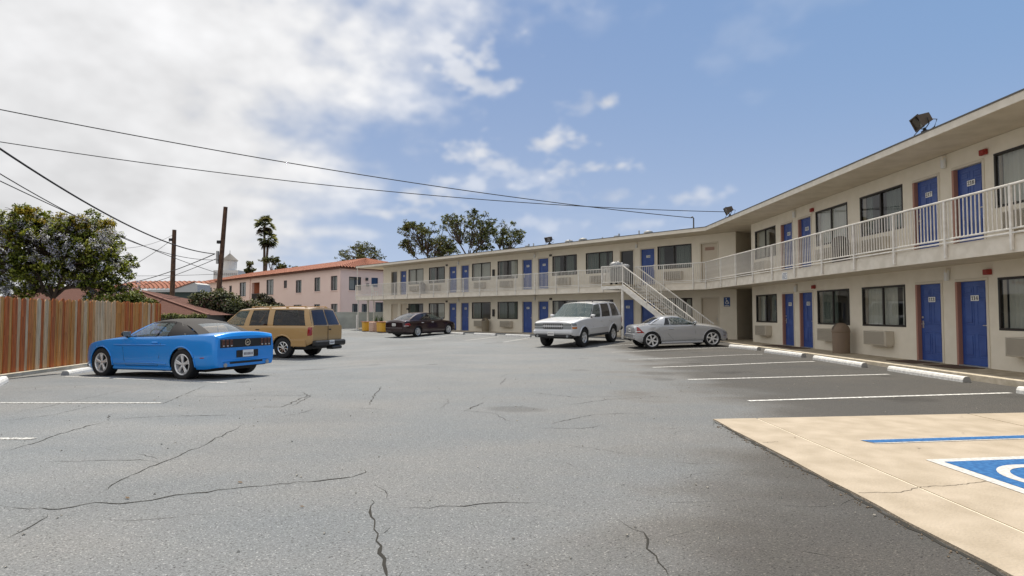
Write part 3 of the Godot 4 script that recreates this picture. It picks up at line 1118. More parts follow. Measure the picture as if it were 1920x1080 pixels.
	put("walkway", plan.call([L.call(-26.05, i0), Vector2(9.442, 29.374), R.call(-2.0, i0), R.call(-2.0, 0.002), R.call(-27.4, 0.002), L.call(8.61, 0.002), L.call(-23.79, 0.002), L.call(-23.79, -7.0), L.call(-26.05, -7.0)], 2.60, 2.92), M.soffit, motel)
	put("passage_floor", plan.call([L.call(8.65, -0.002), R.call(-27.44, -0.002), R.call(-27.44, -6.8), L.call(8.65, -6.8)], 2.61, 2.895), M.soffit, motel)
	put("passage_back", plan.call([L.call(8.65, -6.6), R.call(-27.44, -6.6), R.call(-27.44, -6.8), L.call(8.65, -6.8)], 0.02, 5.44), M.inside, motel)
	# fascia boards of roof and walkway along both wings
	var Lc := (wing[0].affine_inverse() * W(cr.x, 0, cr.y)).x as float
	var Rc := (wing[1].affine_inverse() * W(cr.x, 0, cr.y)).x as float
	for w in 2:
		var xa: float = -26.05 if w == 0 else Rc
		var xb: float = Lc if w == 0 else -2.0
		var fs := ST()
		bx(fs, Vector3(xa, 5.435, 1.402), Vector3(xb, 5.60, 1.43))
		mput("roof_fascia", fs.commit(), M.fascia, w)
		var dr := ST()
		bx(dr, Vector3(xa, 5.602, 1.37), Vector3(xb, 5.632, 1.447))
		mput("drip_edge", dr.commit(), M.drip, w)
		var bf := ST()
		bx(bf, Vector3(xa, 2.575, 1.40), Vector3(xb, 2.80, 1.417))
		bx(bf, Vector3(xa, 2.802, 1.40), Vector3(xb, 2.918, 1.409))
		mput("walkway_fascia", bf.commit(), M.fascia, w)
	var ef := ST()
	bx(ef, Vector3(-26.07, 2.575, -7.0), Vector3(-26.052, 2.918, 1.40))
	bx(ef, Vector3(-26.07, 5.435, -8.0), Vector3(-26.052, 5.60, 1.43))
	mput("end_fascia", ef.commit(), M.fascia, 0)
	# pavements in front of the rooms, with a paler kerb
	put("pavement", plan.call([L.call(-25.5, 1.15), Vector2(9.68, 29.5), R.call(-2.0, 1.13), R.call(-2.0, 0.002), R.call(-27.4, 0.002), R.call(-27.4, -3.0), L.call(8.65, -3.0), L.call(8.65, 0.002), L.call(-25.5, 0.002)], -0.02, BASE), M.walk, motel)
	for w in 2:
		var kb := ST()
		var xa2: float = -25.5 if w == 0 else Rc + 0.2
		var xb2: float = Lc - 0.1 if w == 0 else -2.0
		cbox(kb, Vector3((xa2 + xb2) / 2, BASE / 2 - 0.01, 1.28), Vector3(xb2 - xa2, BASE + 0.03, 0.28), 0.015)
		mput("kerb", kb.commit(), M.kerb, w)
	# railings
	var px := []
	for k in 17:
		px.append(-25.0 + 1.77 * k)
	px[0] = -26.0
	for k in px.size() - 1:
		if px[k + 1] < 2.6:
			railing(0, px[k], px[k + 1], false)
			bracket(0, px[k])
	railing(0, 1.55, 2.67, true)
	for q in [[3.72, 5.45], [5.45, 7.12], [7.12, Lc - 0.02]]:
		railing(0, q[0], q[1], true)
		bracket(0, q[0])
	var rp: float = Rc + 0.03
	var rps := [rp, -27.3, -25.55, -23.8, -22.07, -20.36, -18.6, -16.88, -15.15, -13.38, -11.63, -9.88, -8.1, -6.3]
	for k in rps.size() - 1:
		railing(1, rps[k], rps[k + 1], true, k == rps.size() - 2)
		bracket(1, rps[k])
	# fittings
	for x in [-23.22, -15.27, -7.3]:
		wall_lamp(1, x, 2.36)
		wall_lamp(1, x, 5.22)
	for x in [-13.17, -5.16, 2.83]:
		wall_lamp(0, x, 2.40)
		wall_lamp(0, x, 5.20)
	for x in [-21.95, -14.05]:
		alarm_box(1, x + 0.05, 2.36)
		alarm_box(1, x + 0.05, 5.16)
	for x in [-14.62, -3.75]:
		alarm_box(0, x, 2.33, true)
		alarm_box(0, x, 5.12, true)
	alarm_box(0, -19.95, 1.78, true)
	# roof fittings
	for v in [[0, -2.2, 0.0], [0, -1.0, 0.1], [0, 3.6, 0.0]]:
		var s := ST()
		lathe(s, [Vector2(0.17, 0.0), Vector2(0.17, 0.08), Vector2(0.27, 0.10), Vector2(0.29, 0.18), Vector2(0.24, 0.29), Vector2(0.14, 0.34), Vector2(0, 0.35)], 18)
		mput("roof_vent", s.commit(), M.vent, 0, T(v[1], 5.63, v[2]))
	for v in [[-6.0, 0.5, 0.3], [-5.3, 0.6, 0.4], [-14.8, 0.5, 0.35], [0.4, 0.6, 0.28], [1.3, 0.4, 0.3], [3.05, 0.7, 0.4], [-15.5, 0.3, 0.25], [-1.9, 0.9, 0.32]]:
		var s := ST()
		tube(s, [Vector3(0, 0, 0), Vector3(0, v[2], 0)], 0.04, 8)
		if v[1] < 0.55:
			box(s, Vector3(0.0, v[2] - 0.02, 0), Vector3(0.34, 0.06, 0.12))
			box(s, Vector3(0.16, v[2] + 0.05, 0), Vector3(0.06, 0.12, 0.1))
		mput("vent_pipe", s.commit(), M.galv, 0, T(v[0], 5.63, v[1] - 0.6))
	var ms := ST()
	tube(ms, [Vector3(0, 0, 0), Vector3(0, 0.62, 0), Vector3(-0.05, 0.70, 0.02), Vector3(-0.12, 0.66, 0.04)], 0.035, 8)
	mput("service_mast", ms.commit(), M.drip, 0, T(6.7, 5.63, 0.6))
	# posts below the far end of the walkway
	for c in [[-25.85, 1.28, 0.05], [-25.85, 0.30, 0.09], [-25.85, -0.30, 0.05]]:
		var s := ST()
		tube(s, [Vector3(0, 0, 0), Vector3(0, 2.6, 0)], c[2], 12)
		mput("post", s.commit(), M.rail, 0, T(c[0], 0.0, c[1]))
	var tp := ST()
	tube(tp, [Vector3(0, 0, 0), Vector3(0, 2.55, 0)], 0.035, 8)
	mput("post", tp.commit(), M.rail, 0, T(-25.95, 2.9, 1.33))
	# signs fixed to the building
	var no := mnode("notice_board", 1, T(-21.15, 2.705, 1.42))
	var nb := ST()
	cbox(nb, Vector3(0, 0, 0.004), Vector3(0.40, 0.27, 0.008), 0.002)
	mk("board", nb, M.plate, no)
	var nt := ST()
	for k in 5:
		for i in 6:
			if (k * 7 + i * 3) % 11 != 0:
				box(nt, Vector3(-0.14 + i * 0.056, 0.09 - k * 0.045, 0.0095), Vector3(0.044, 0.018, 0.002))
	mk("print", nt, mat(0.06, 0.09, 0.22, 0.6), no)
	var so := mnode("accessible_sign", 0, T(8.13, 1.98, 0.0))
	var sb := ST()
	cbox(sb, Vector3(0, 0, 0.008), Vector3(0.33, 0.46, 0.014), 0.004)
	mk("board", sb, mat(0.012, 0.06, 0.22, 0.5), so)
	var sy := ST()
	for k in 20:
		var a0 := deg_to_rad(150 + 250.0 * k / 20)
		var a1 := deg_to_rad(150 + 250.0 * (k + 1) / 20)
		quad(sy, Vector3(0.0 + cos(a0) * 0.085, -0.03 + sin(a0) * 0.085, 0.018), Vector3(cos(a1) * 0.085, -0.03 + sin(a1) * 0.085, 0.018), Vector3(cos(a1) * 0.062, -0.03 + sin(a1) * 0.062, 0.018), Vector3(cos(a0) * 0.062, -0.03 + sin(a0) * 0.062, 0.018), Vector3(0, 0, 1))
	for s in [[-0.02, 0.0, -0.03, 0.12], [-0.02, 0.0, 0.07, 0.0], [0.07, 0.0, 0.11, -0.1], [-0.02, 0.06, 0.06, 0.06]]:
		var p0 := Vector3(s[0], s[1], 0.019)
		var p1 := Vector3(s[2], s[3], 0.019)
		var nv := (p1 - p0).cross(Vector3(0, 0, 1)).normalized() * 0.012
		quad(sy, p0 + nv, p1 + nv, p1 - nv, p0 - nv, Vector3(0, 0, 1))
	box(sy, Vector3(-0.03, 0.16, 0.018), Vector3(0.045, 0.045, 0.004))
	for k in 5:
		box(sy, Vector3(-0.1 + k * 0.05, -0.185, 0.0165), Vector3(0.036, 0.035, 0.003))
	mk("symbol", sy, M.plate, so)
	# meter box between two far windows
	for y in [1.35, 4.15]:
		var eb := ST()
		cbox(eb, Vector3(0, 0.1, 0.06), Vector3(0.16, 0.5, 0.12), 0.01)
		mput("extinguisher_box", eb.commit(), M.black, 0, T(-9.2, y, 0))

# ---------------------------------------------------------------- staircase
func build_staircase() -> void:
	var xf: Transform3D = wing[0]
	var s := thing("staircase", "white steel staircase with open treads leading down from the walkway landing", "staircase")
	s.transform = xf
	var i := 1.72
	var oo := 3.0
	var lp := ST()
	bx(lp, Vector3(2.66, 2.84, 1.46), Vector3(4.05, 2.91, oo + 0.03))
	mk("landing", lp, M.walk, s)
	var lb := ST()
	bx(lb, Vector3(2.66, 2.66, oo), Vector3(4.05, 2.838, oo + 0.04))
	bx(lb, Vector3(2.66, 2.66, 1.5), Vector3(2.70, 2.838, oo - 0.002))
	mk("landing_beam", lb, M.rail, s)
	var cs := ST()
	tube(cs, [Vector3(3.95, 0.0, oo - 0.08), Vector3(3.95, 2.66, oo - 0.08)], 0.075, 16)
	mk("column", cs, M.rail, s)
	var n := 15
	var run := 0.272
	var top := 2.91
	var bot := gh(9.5, 27.5)
	var rise := (top - bot) / n
	for k in range(1, n):
		var t := ST()
		cbox(t, Vector3(4.05 + run * (k - 0.5), top - rise * k - 0.025, (i + oo) / 2), Vector3(0.29, 0.05, oo - i - 0.1), 0.006)
		mk("tread", t, M.walk, s)
	var ang := atan2(-rise * n, run * n)
	var len := Vector2(run * n, rise * n).length()
	for z in [i, oo]:
		var st := ST()
		box(st, Vector3(4.05 + run * n / 2 - 0.06, top - rise * n / 2 - 0.13, z), Vector3(len + 0.1, 0.26, 0.045), Basis(Vector3.BACK, ang))
		mk("stringer", st, M.rail, s)
		var r := node("handrail", s)
		var rr := ST()
		box(rr, Vector3(4.05 + run * n / 2 + 0.1, top - rise * n / 2 + 0.93 - 0.07, z), Vector3(len + 0.26, 0.042, 0.055), Basis(Vector3.BACK, ang))
		mk("top_rail", rr, M.rail, r)
		var b2 := ST()
		box(b2, Vector3(4.05 + run * n / 2, top - rise * n / 2 + 0.11, z), Vector3(len, 0.032, 0.032), Basis(Vector3.BACK, ang))
		mk("bottom_rail", b2, M.rail, r)
		var bm := BoxMesh.new()
		bm.size = Vector3(0.019, 0.80, 0.019)
		for k in 37:
			var x := 4.12 + 0.112 * k
			var y := top - (x - 4.05) * rise / run
			if k % 13 == 12:
				var pm := ST()
				box(pm, Vector3(x, y + 0.36, z), Vector3(0.045, 1.12, 0.045))
				mk("post", pm, M.rail, r)
			else:
				put("baluster", bm, M.rail, r, T(x, y + 0.50, z))
	# landing rails: outer side and left end
	for e in [[Vector3(2.68, 0, oo + 0.01), Vector3(4.03, 0, oo + 0.01)], [Vector3(2.68, 0, 1.5), Vector3(2.68, 0, oo - 0.03)]]:
		var a: Vector3 = e[0]
		var b: Vector3 = e[1]
		var r := node("landing_railing", s)
		var d := b - a
		var ba := Basis(Vector3.UP, -atan2(d.z, d.x))
		for y in [[0.96, 0.042, 0.055], [0.12, 0.034, 0.034]]:
			var rr := ST()
			box(rr, (a + b) / 2 + Vector3(0, top + y[0], 0), Vector3(d.length(), y[1], y[2]), ba)
			mk("rail", rr, M.rail, r)
		for q in [a, b]:
			var pm := ST()
			box(pm, q + Vector3(0, top + 0.36, 0), Vector3(0.05, 1.22, 0.05))
			mk("post", pm, M.rail, r)
		var m := int(d.length() / 0.112)
		for k in range(1, m):
			put("baluster", baluster_mesh, M.rail, r, Transform3D(Basis.IDENTITY, a + d * k / m + Vector3(0, top + 0.54, 0)))
	# laundry cart heaped with bags on the landing
	var base := xf * Vector3(3.30, top, 2.25)
	var c := thing("laundry_cart", "dark laundry cart parked on the stair landing under grey bags", "cart", base, atan2(-xf.basis.x.z, xf.basis.x.x))
	var cb := ST()
	cbox(cb, Vector3(0, 0.52, 0), Vector3(0.9, 0.72, 0.55), 0.04)
	mk("basket", cb, mat(0.20, 0.20, 0.195, 0.9), c)
	for q in [[-0.4, -0.22], [0.4, -0.22], [-0.4, 0.22], [0.4, 0.22]]:
		var ws := ST()
		lathe(ws, [Vector2(0, -0.02), Vector2(0.07, -0.02), Vector2(0.075, 0), Vector2(0.07, 0.02), Vector2(0, 0.02)], 12, Transform3D(Basis(Vector3.RIGHT, PI / 2), Vector3(q[0], 0.076, q[1])))
		mk("wheel", ws, M.rubber, c)
	for q in [[-0.16, 1.02, 0.05, 0.36, "grey crumpled linen bag heaped on the laundry cart"], [0.36, 0.95, 0.06, 0.22, "small grey bag lying at the right end of the laundry cart"]]:
		var g := FastNoiseLite.new()
		g.seed = int(q[0] * 100) + 200
		g.frequency = 3.0
		g.fractal_octaves = 3
		var bs := ST()
		var rows := []
		for a in 25:
			var row := []
			for b in 37:
				var th := PI * a / 24.0
				var ph := TAU * b / 36.0
				var v := Vector3(sin(th) * cos(ph), cos(th), sin(th) * sin(ph))
				var rad: float = q[3] * (0.9 + 0.45 * g.get_noise_3dv(v * 0.9) + 0.40 * absf(g.get_noise_3dv(v * 2.2)))
				row.append(Vector3(v.x * rad, v.y * rad * 0.55, v.z * rad * 0.75))
			rows.append(row)
		grid(bs, rows, Vector3.UP)
		var bag := thing("linen_bag", q[4], "bag", base + xf.basis * Vector3(q[0], q[1], q[2]), 0.0, "bags on the laundry cart")
		mk("bag_body", bs, mat(0.42, 0.43, 0.44, 0.45), bag)

# ---------------------------------------------------------------- fence
func build_fence() -> void:
	var f := thing("wooden_fence", "cedar board fence with dog-eared boards in orange and pale tan along the lot", "fence", W(-11.75, 0, 20.2))
	# grain: long streaks
	var gi := Image.create(256, 256, true, Image.FORMAT_RGB8)
	var a := FastNoiseLite.new()
	a.seed = 81
	a.frequency = 0.09
	a.fractal_octaves = 4
	var k2 := FastNoiseLite.new()
	k2.seed = 82
	k2.frequency = 0.03
	for y in 256:
		for x in 256:
			var v := 0.84 + 0.30 * a.get_noise_2d(x * 1.0, y * 0.07) + 0.20 * a.get_noise_2d(x * 3.0, y * 0.25)
			if k2.get_noise_2d(x * 1.4, y * 0.8) > 0.62:
				v *= 0.55
			v = clampf(v, 0.1, 1.0)
			gi.set_pixel(x, y, Color(v, v * lerpf(0.86, 1.0, v), v * lerpf(0.72, 1.0, v)))
	gi.generate_mipmaps()
	var gt := ImageTexture.create_from_image(gi)
	var cols := [[0.86, 0.46, 0.17], [0.84, 0.37, 0.10], [0.90, 0.60, 0.33], [0.78, 0.27, 0.07], [0.86, 0.44, 0.13], [0.92, 0.68, 0.42], [0.80, 0.34, 0.08], [0.68, 0.18, 0.042]]
	var ms := []
	for c in cols.size():
		for q in 2:
			var m := textured(gt, Vector3(1.9, 0.42, 1.9), 0.8, null, false)
			m.albedo_color = lin(cols[c][0], cols[c][1], cols[c][2])
			m.uv1_offset = Vector3(c * 0.137 + q * 0.31, c * 0.21 + q * 0.17, c * 0.113 + q * 0.43)
			ms.append(m)
	var dirv := Vector3(0.085, -0.0, 1).normalized()
	var ba := Basis(dirv, Vector3.UP, dirv.cross(Vector3.UP))
	var bm := []
	for v in 3:
		var s := ST()
		var h: float = [1.70, 1.685, 1.715][v]
		prism(s, PackedVector2Array([Vector2(-0.068, 0), Vector2(0.068, 0), Vector2(0.068, h - 0.05), Vector2(0.03, h), Vector2(-0.03, h), Vector2(-0.068, h - 0.05)]), -0.009, 0.009)
		bm.append(s.commit())
	var x := 0.05
	var n := 0
	while x < 15.0:
		var lay := 0.0 if n % 2 == 0 else 0.019
		var mi: int = rng.randi_range(0, 15)
		if n % 2 == 1:
			mi = [2, 3, 4, 5, 6, 7, 14, 15, 10, 11][rng.randi_range(0, 9)] if rng.randf() < 0.5 else mi
		put("board", bm[rng.randi_range(0, 2)], ms[mi], f, Transform3D(ba * Basis(Vector3.BACK, rng.randf_range(-0.006, 0.006)), dirv * x + Vector3(-lay * -1.0 * 0.0 + lay, 0.06 + rng.randf_range(-0.02, 0.015), 0)))
		x += 0.128
		n += 1
	for y in [0.35, 0.95, 1.5]:
		var s := ST()
		box(s, dirv * 7.4 + Vector3(-0.045, y, 0), Vector3(14.9, 0.09, 0.04), ba)
		mk("rail", s, ms[0], f)
	for k in 7:
		var s := ST()
		box(s, dirv * (0.0 + k * 2.45) + Vector3(-0.115, 0.86, 0), Vector3(0.09, 1.72, 0.09), ba)
		mk("post", s, ms[6], f)
	var e := ST()
	box(e, dirv * -0.04 + Vector3(0.0, 0.89, 0), Vector3(0.03, 1.68, 0.075), ba)
	mk("end_board", e, ms[14], f)
	var k := ST()
	cbox(k, dirv * 7.4 + Vector3(0.05, 0.035, 0), Vector3(15.0, 0.09, 0.14), 0.01, ba)
	var kb := mk("kerb", k, M.kerb, self)
	kb.position = f.position
	structure(kb)

# ---------------------------------------------------------------- buildings behind
# tiled slope between an eave line and a ridge line, with ribs of barrel tiles
func tiles(st: SurfaceTool, e0: Vector3, e1: Vector3, r0: Vector3, r1: Vector3, pitch: float, rows: int) -> void:
	var n := int((e1 - e0).length() / pitch)
	var g := []
	var up := (r0 - e0).cross(e1 - e0).normalized()
	if up.y < 0:
		up = -up
	for j in rows + 1:
		for sub in 2:
			var t: float = clampf((j + (0.0 if sub == 0 else -0.02)) / float(rows), 0, 1)
			var row := []
			for i in n * 4 + 1:
				var u := i / float(n * 4)
				var p := e0.lerp(e1, u).lerp(r0.lerp(r1, u), t)
				var w := absf(sin(PI * i / 4.0)) * pitch * 0.32
				row.append(p + up * (w + (0.0 if sub == 0 else 0.035)))
			g.append(row)
	grid(st, g, Vector3.UP)

func build_background() -> void:
	# pink two storey house with tiled roof
	var pn := noise_img(256, 256, 0.01, 4, 91)
	var pink := textured(tint_tex(pn, Color(0.82, 0.62, 0.545), Color(0.87, 0.67, 0.595), 1.2), Vector3(0.2, 0.2, 0.2), 0.9)
	var tile := textured(tint_tex(noise_img(256, 256, 0.06, 4, 92), Color(0.22, 0.06, 0.03), Color(0.47, 0.20, 0.12), 2.6), Vector3(0.8, 0.8, 0.8), 0.85)
	var h := thing("pink_house", "long pink stucco house with red barrel tile roof behind the lot", "house", W(-17.4, 0, 61.6))
	var ca := cos(-0.76)
	var sa := sin(-0.76)
	# local x runs left along the front, z out of the front
	h.transform = Transform3D(Basis(Vector3(-sa, 0, ca), Vector3.UP, Vector3(-ca, 0, -sa)), W(-17.4, 0, 61.6))
	var fw := [[-2.2, -0.8, 3.8, 5.3], [-6.0, -4.6, 3.8, 5.3], [-10.7, -9.2, 3.75, 5.2], [-14.0, -13.1, 4.4, 5.3], [-19.2, -17.0, 3.7, 5.6], [-28.4, -26.1, 3.7, 5.6], [-32.4, -31.4, 4.4, 5.3], [-36.6, -35.0, 3.9, 5.3], [-41.3, -39.8, 4.1, 5.3], [-45.4, -44.1, 4.3, 5.2], [-2.1, -0.7, 1.0, 2.4], [-6.0, -4.6, 1.0, 2.4], [-11.2, -9.1, 1.0, 2.4]]
	var holes := fw.duplicate()
	holes.append([-24.0, -21.4, 3.0, 5.4])
	put("wall", wall_mesh(-46.5, 0, 0, 6.1, holes, 0.3), pink, h)
	var side := Transform3D(Basis(Vector3.UP, PI / 2), Vector3.ZERO)
	var sw := [[0.9, 2.3, 3.8, 5.2], [3.5, 4.3, 4.2, 5.2], [1.3, 2.0, 1.0, 2.4], [2.4, 3.1, 1.0, 2.4], [4.0, 5.6, 1.2, 2.6]]
	put("wall", wall_mesh(0.3, 12.0, 0, 6.1, sw, 0.3), pink, h, side)
	var bw := ST()
	bx(bw, Vector3(-46.5, 0, -12.3), Vector3(0, 6.1, -12.0))
	bx(bw, Vector3(-46.5, 0, -12.0), Vector3(-46.2, 6.1, -0.3))
	bx(bw, Vector3(-46.2, 3.0, -11.9), Vector3(-0.3, 3.1, -0.35))
	mk("wall", bw, pink, h)
	var frame := mat(0.03, 0.035, 0.035, 0.5)
	var blue := mat(0.015, 0.05, 0.13, 0.4)
	var pane := glass(0.03, 0.04, 0.05, 0.35)
	var wk := 0
	for set_ in [[fw, Transform3D.IDENTITY], [sw, side]]:
		for v in set_[0]:
			wk += 1
			var o := node("window", h, set_[1] * Transform3D(Basis.IDENTITY, Vector3(v[0], v[2], -0.10)))
			var w: float = v[1] - v[0]
			var ht: float = v[3] - v[2]
			var s := ST()
			for q in [[Vector3(w / 2, 0.04, 0), Vector3(w, 0.08, 0.08)], [Vector3(w / 2, ht - 0.04, 0), Vector3(w, 0.08, 0.08)], [Vector3(0.04, ht / 2, 0), Vector3(0.08, ht - 0.161, 0.078)], [Vector3(w - 0.04, ht / 2, 0), Vector3(0.08, ht - 0.161, 0.078)], [Vector3(w / 2, ht / 2, 0), Vector3(0.07, ht - 0.163, 0.06)]]:
				box(s, q[0], q[1])
			mk("frame", s, blue if wk == 15 else frame, o)
			var p := ST()
			quad(p, Vector3(0.08, 0.08, -0.01), Vector3(w - 0.08, 0.08, -0.01), Vector3(w - 0.08, ht - 0.08, -0.01), Vector3(0.08, ht - 0.08, -0.01), Vector3(0, 0, 1))
			mk("pane", p, blue if wk == 15 else pane, o)
			var cu := ST()
			quad(cu, Vector3(w * 0.1, 0.08, -0.2), Vector3(w * 0.55, 0.08, -0.2), Vector3(w * 0.55, ht - 0.08, -0.2), Vector3(w * 0.1, ht - 0.08, -0.2), Vector3(0, 0, 1))
			mk("curtain", cu, M.curtain if wk % 3 else M.curtain_green, o)
			var sl := ST()
			bx(sl, Vector3(-0.06, -0.09, 0.0), Vector3(w + 0.06, -0.002, 0.17))
			mk("sill", sl, pink, o)
	# recessed balcony
	var bo := node("balcony", h)
	var rec := ST()
	bx(rec, Vector3(-24.0, 2.9, -1.6), Vector3(-21.4, 5.5, -1.5))
	bx(rec, Vector3(-24.15, 2.9, -1.5), Vector3(-24.01, 5.5, -0.31))
	bx(rec, Vector3(-21.39, 2.9, -1.5), Vector3(-21.25, 5.5, -0.31))
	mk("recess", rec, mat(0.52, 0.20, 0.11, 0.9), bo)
	var bs := ST()
	bx(bs, Vector3(-24.4, 2.7, -1.5), Vector3(-21.0, 2.95, 0.12))
	mk("balcony_floor", bs, pink, bo)
	var br := ST()
	for k in 22:
		box(br, Vector3(-23.9 + k * 0.115, 3.45, 0.03), Vector3(0.03, 0.95, 0.03))
	bx(br, Vector3(-24.0, 3.93, 0.0), Vector3(-21.4, 3.98, 0.06))
	mk("balcony_rail", br, frame, bo)
	var dp := ST()
	tube(dp, [Vector3(-24.5, 0.0, 0.08), Vector3(-24.5, 6.0, 0.08)], 0.06, 8)
	tube(dp, [Vector3(0.02, 0.0, 0.10), Vector3(0.02, 6.0, 0.10)], 0.05, 8)
	mk("downpipe", dp, pink, h)
	var wl := ST()
	for p in [Vector3(2.9, 5.0, 0.1), Vector3(3.0, 4.4, 0.1)]:
		box(wl, side * p, Vector3(0.22, 0.3, 0.22))
	mk("wall_lamp", wl, frame, h)
	var rs := ST()
	var E0 := Vector3(-47.0, 6.1, 0.5)
	var E1 := Vector3(0.5, 6.1, 0.5)
	var R0 := Vector3(-40.8, 7.7, -6.0)
	var R1 := Vector3(-5.5, 7.7, -6.0)
	var B0 := Vector3(-47.0, 6.1, -12.5)
	var B1 := Vector3(0.5, 6.1, -12.5)
	tiles(rs, E0, E1, R0, R1, 0.34, 14)
	tiles(rs, E1, B1, R1, R1 + Vector3(0, 0, -0.02), 0.34, 14)
	tiles(rs, B0, E0, R0 + Vector3(0, 0, -0.02), R0, 0.34, 14)
	tiles(rs, B1, B0, R1, R0, 0.34, 14)
	mk("roof", rs, tile, h)
	var ev := ST()
	bx(ev, Vector3(-46.9, 5.98, -12.4), Vector3(0.4, 6.09, 0.4))
	mk("eaves", ev, mat(0.16, 0.07, 0.045, 0.9), h)

	# low house with brown shingles just behind the fence
	var sh := textured(tint_tex(noise_img(256, 256, 0.12, 4, 93), Color(0.105, 0.043, 0.03), Color(0.25, 0.12, 0.09), 2.0), Vector3(0.9, 0.9, 0.9), 0.95)
	var o := thing("shingle_house", "low house with brown shingle hip roof just behind the wooden fence", "house", W(-20.2, 0, 30.5))
	var wg := mat(0.20, 0.20, 0.20, 0.9)
	var ws := ST()
	bx(ws, Vector3(-9, 0, -7), Vector3(4.4, 1.38, -0.5))
	mk("wall", ws, wg, o)
	var rf := ST()
	# hip roof in courses of shingles
	var c0 := Vector3(-9.6, 1.32, 0.1)
	var c1 := Vector3(5.0, 1.32, 0.1)
	var c2 := Vector3(5.0, 1.32, -7.6)
	var c3 := Vector3(-9.6, 1.32, -7.6)
	var k0 := Vector3(-6.2, 2.85, -3.75)
	var k1 := Vector3(-1.3, 2.85, -3.75)
	for q in [[c0, c1, k0, k1], [c1, c2, k1, k1], [c2, c3, k1, k0], [c3, c0, k0, k0]]:
		var nn: Vector3 = (q[1] - q[0]).cross(q[2] - q[0]).normalized()
		if nn.y < 0:
			nn = -nn
		for r in 40:
			var t0 := r / 40.0
			var t1 := (r + 1) / 40.0
			var a: Vector3 = q[0].lerp(q[2], t0) + nn * 0.012
			var b: Vector3 = q[1].lerp(q[3], t0) + nn * 0.012
			var c: Vector3 = q[1].lerp(q[3], t1)
			var d: Vector3 = q[0].lerp(q[2], t1)
			quad(rf, a, b, c, d, nn)
			quad(rf, a, b, b - nn * 0.014, a - nn * 0.014, (a - d).normalized())
	mk("roof", rf, sh, o)
	var ridge := ST()
	for q in [[c1, k1], [c0, k0], [k0, k1]]:
		for r in 16:
			var d: Vector3 = q[1] - q[0]
			box(ridge, q[0] + d * (r + 0.5) / 16.0 + Vector3(0, 0.035, 0), Vector3(0.2, 0.03, d.length() / 16.0 * 1.05), frame_of(d))
	mk("ridge_cap", ridge, sh, o)
	var gu := ST()
	bx(gu, Vector3(-9.6, 1.22, 0.08), Vector3(5.02, 1.32, 0.2))
	mk("gutter", gu, mat(0.16, 0.13, 0.10, 0.7), o)

	# teal building with white gable and tile roof further back
	var tb := thing("teal_building", "dark teal building with white gable and red tile roof behind the shingle house", "house", W(-31.0, 0, 56.0))
	var tw := ST()
	bx(tw, Vector3(-9, 0, -6), Vector3(1.9, 3.36, 0))
	mk("wall", tw, mat(0.06, 0.085, 0.08, 0.8), tb)
	var tf := ST()
	prism(tf, PackedVector2Array([Vector2(-2.5, 3.37), Vector2(2.1, 3.37), Vector2(2.1, 4.1), Vector2(1.75, 4.24), Vector2(0.0, 3.64), Vector2(-2.5, 3.6)]), -2.0, 0.35)
	mk("gable", tf, mat(0.50, 0.50, 0.49, 0.8), tb)
	var tt := ST()
	tiles(tt, Vector3(-7.0, 3.66, -0.2), Vector3(0.1, 3.66, -0.2), Vector3(-6.5, 4.5, -4.0), Vector3(1.7, 4.5, -4.0), 0.4, 9)
	mk("roof", tt, tile, tb)
	var tp := ST()
	box(tp, Vector3(0.9, 3.99, 0.3), Vector3(1.95, 0.09, 0.2), Basis(Vector3.BACK, atan2(0.6, 1.75)))
	mk("verge", tp, mat(0.22, 0.10, 0.07, 0.8), tb)

	# white tower with pointed roof far behind
	var to := thing("white_tower", "round white tower with pointed grey roof far behind the pink house", "tower", at(429, 587, 112.0) * Vector3(1, 0, 1))
	var tst := ST()
	lathe(tst, [Vector2(1.25, 0), Vector2(1.25, 11.0), Vector2(1.32, 11.0), Vector2(1.32, 11.3)], 20)
	mk("shaft", tst, mat(0.70, 0.69, 0.66, 0.8), to)
	var tr := ST()
	lathe(tr, [Vector2(1.48, 11.2), Vector2(0.0, 12.6)], 20)
	lathe(tr, [Vector2(0.05, 12.5), Vector2(0.04, 13.1), Vector2(0, 13.1)], 6)
	mk("pointed_roof", tr, mat(0.17, 0.155, 0.14, 0.8), to)
	var tbk := ST()
	bx(tbk, Vector3(-2.2, 0, -4), Vector3(2.3, 9.3, 1.6))
	mk("base_block", tbk, mat(0.68, 0.67, 0.65, 0.8), to)
	var dent := ST()
	for k in 12:
		box(dent, Vector3(-2.0 + k * 0.36, 8.6, 1.65), Vector3(0.18, 0.4, 0.12))
	mk("dentil", dent, mat(0.45, 0.44, 0.43, 0.8), to)

	# grey perimeter wall beyond the end of the motel
	var pw := thing("perimeter_wall", "low grey block wall between the pink house and the motel", "wall", W(-34, 0, 50))
	var dv := Vector3(24.3, 0, -9.7)
	var gs := ST()
	cbox(gs, dv / 2 + Vector3(0, 0.74, 0), Vector3(dv.length(), 1.48, 0.2), 0.01, Basis(Vector3.UP, -atan2(dv.z, dv.x)))
	mk("wall_body", gs, textured(tint_tex(pn, Color(0.30, 0.32, 0.30), Color(0.42, 0.44, 0.41), 1.6), Vector3(0.3, 0.3, 0.3), 0.9), pw)
	var cp := ST()
	cbox(cp, dv / 2 + Vector3(0, 1.51, 0), Vector3(dv.length(), 0.06, 0.26), 0.01, Basis(Vector3.UP, -atan2(dv.z, dv.x)))
	mk("coping", cp, mat(0.42, 0.43, 0.40, 0.9), pw)

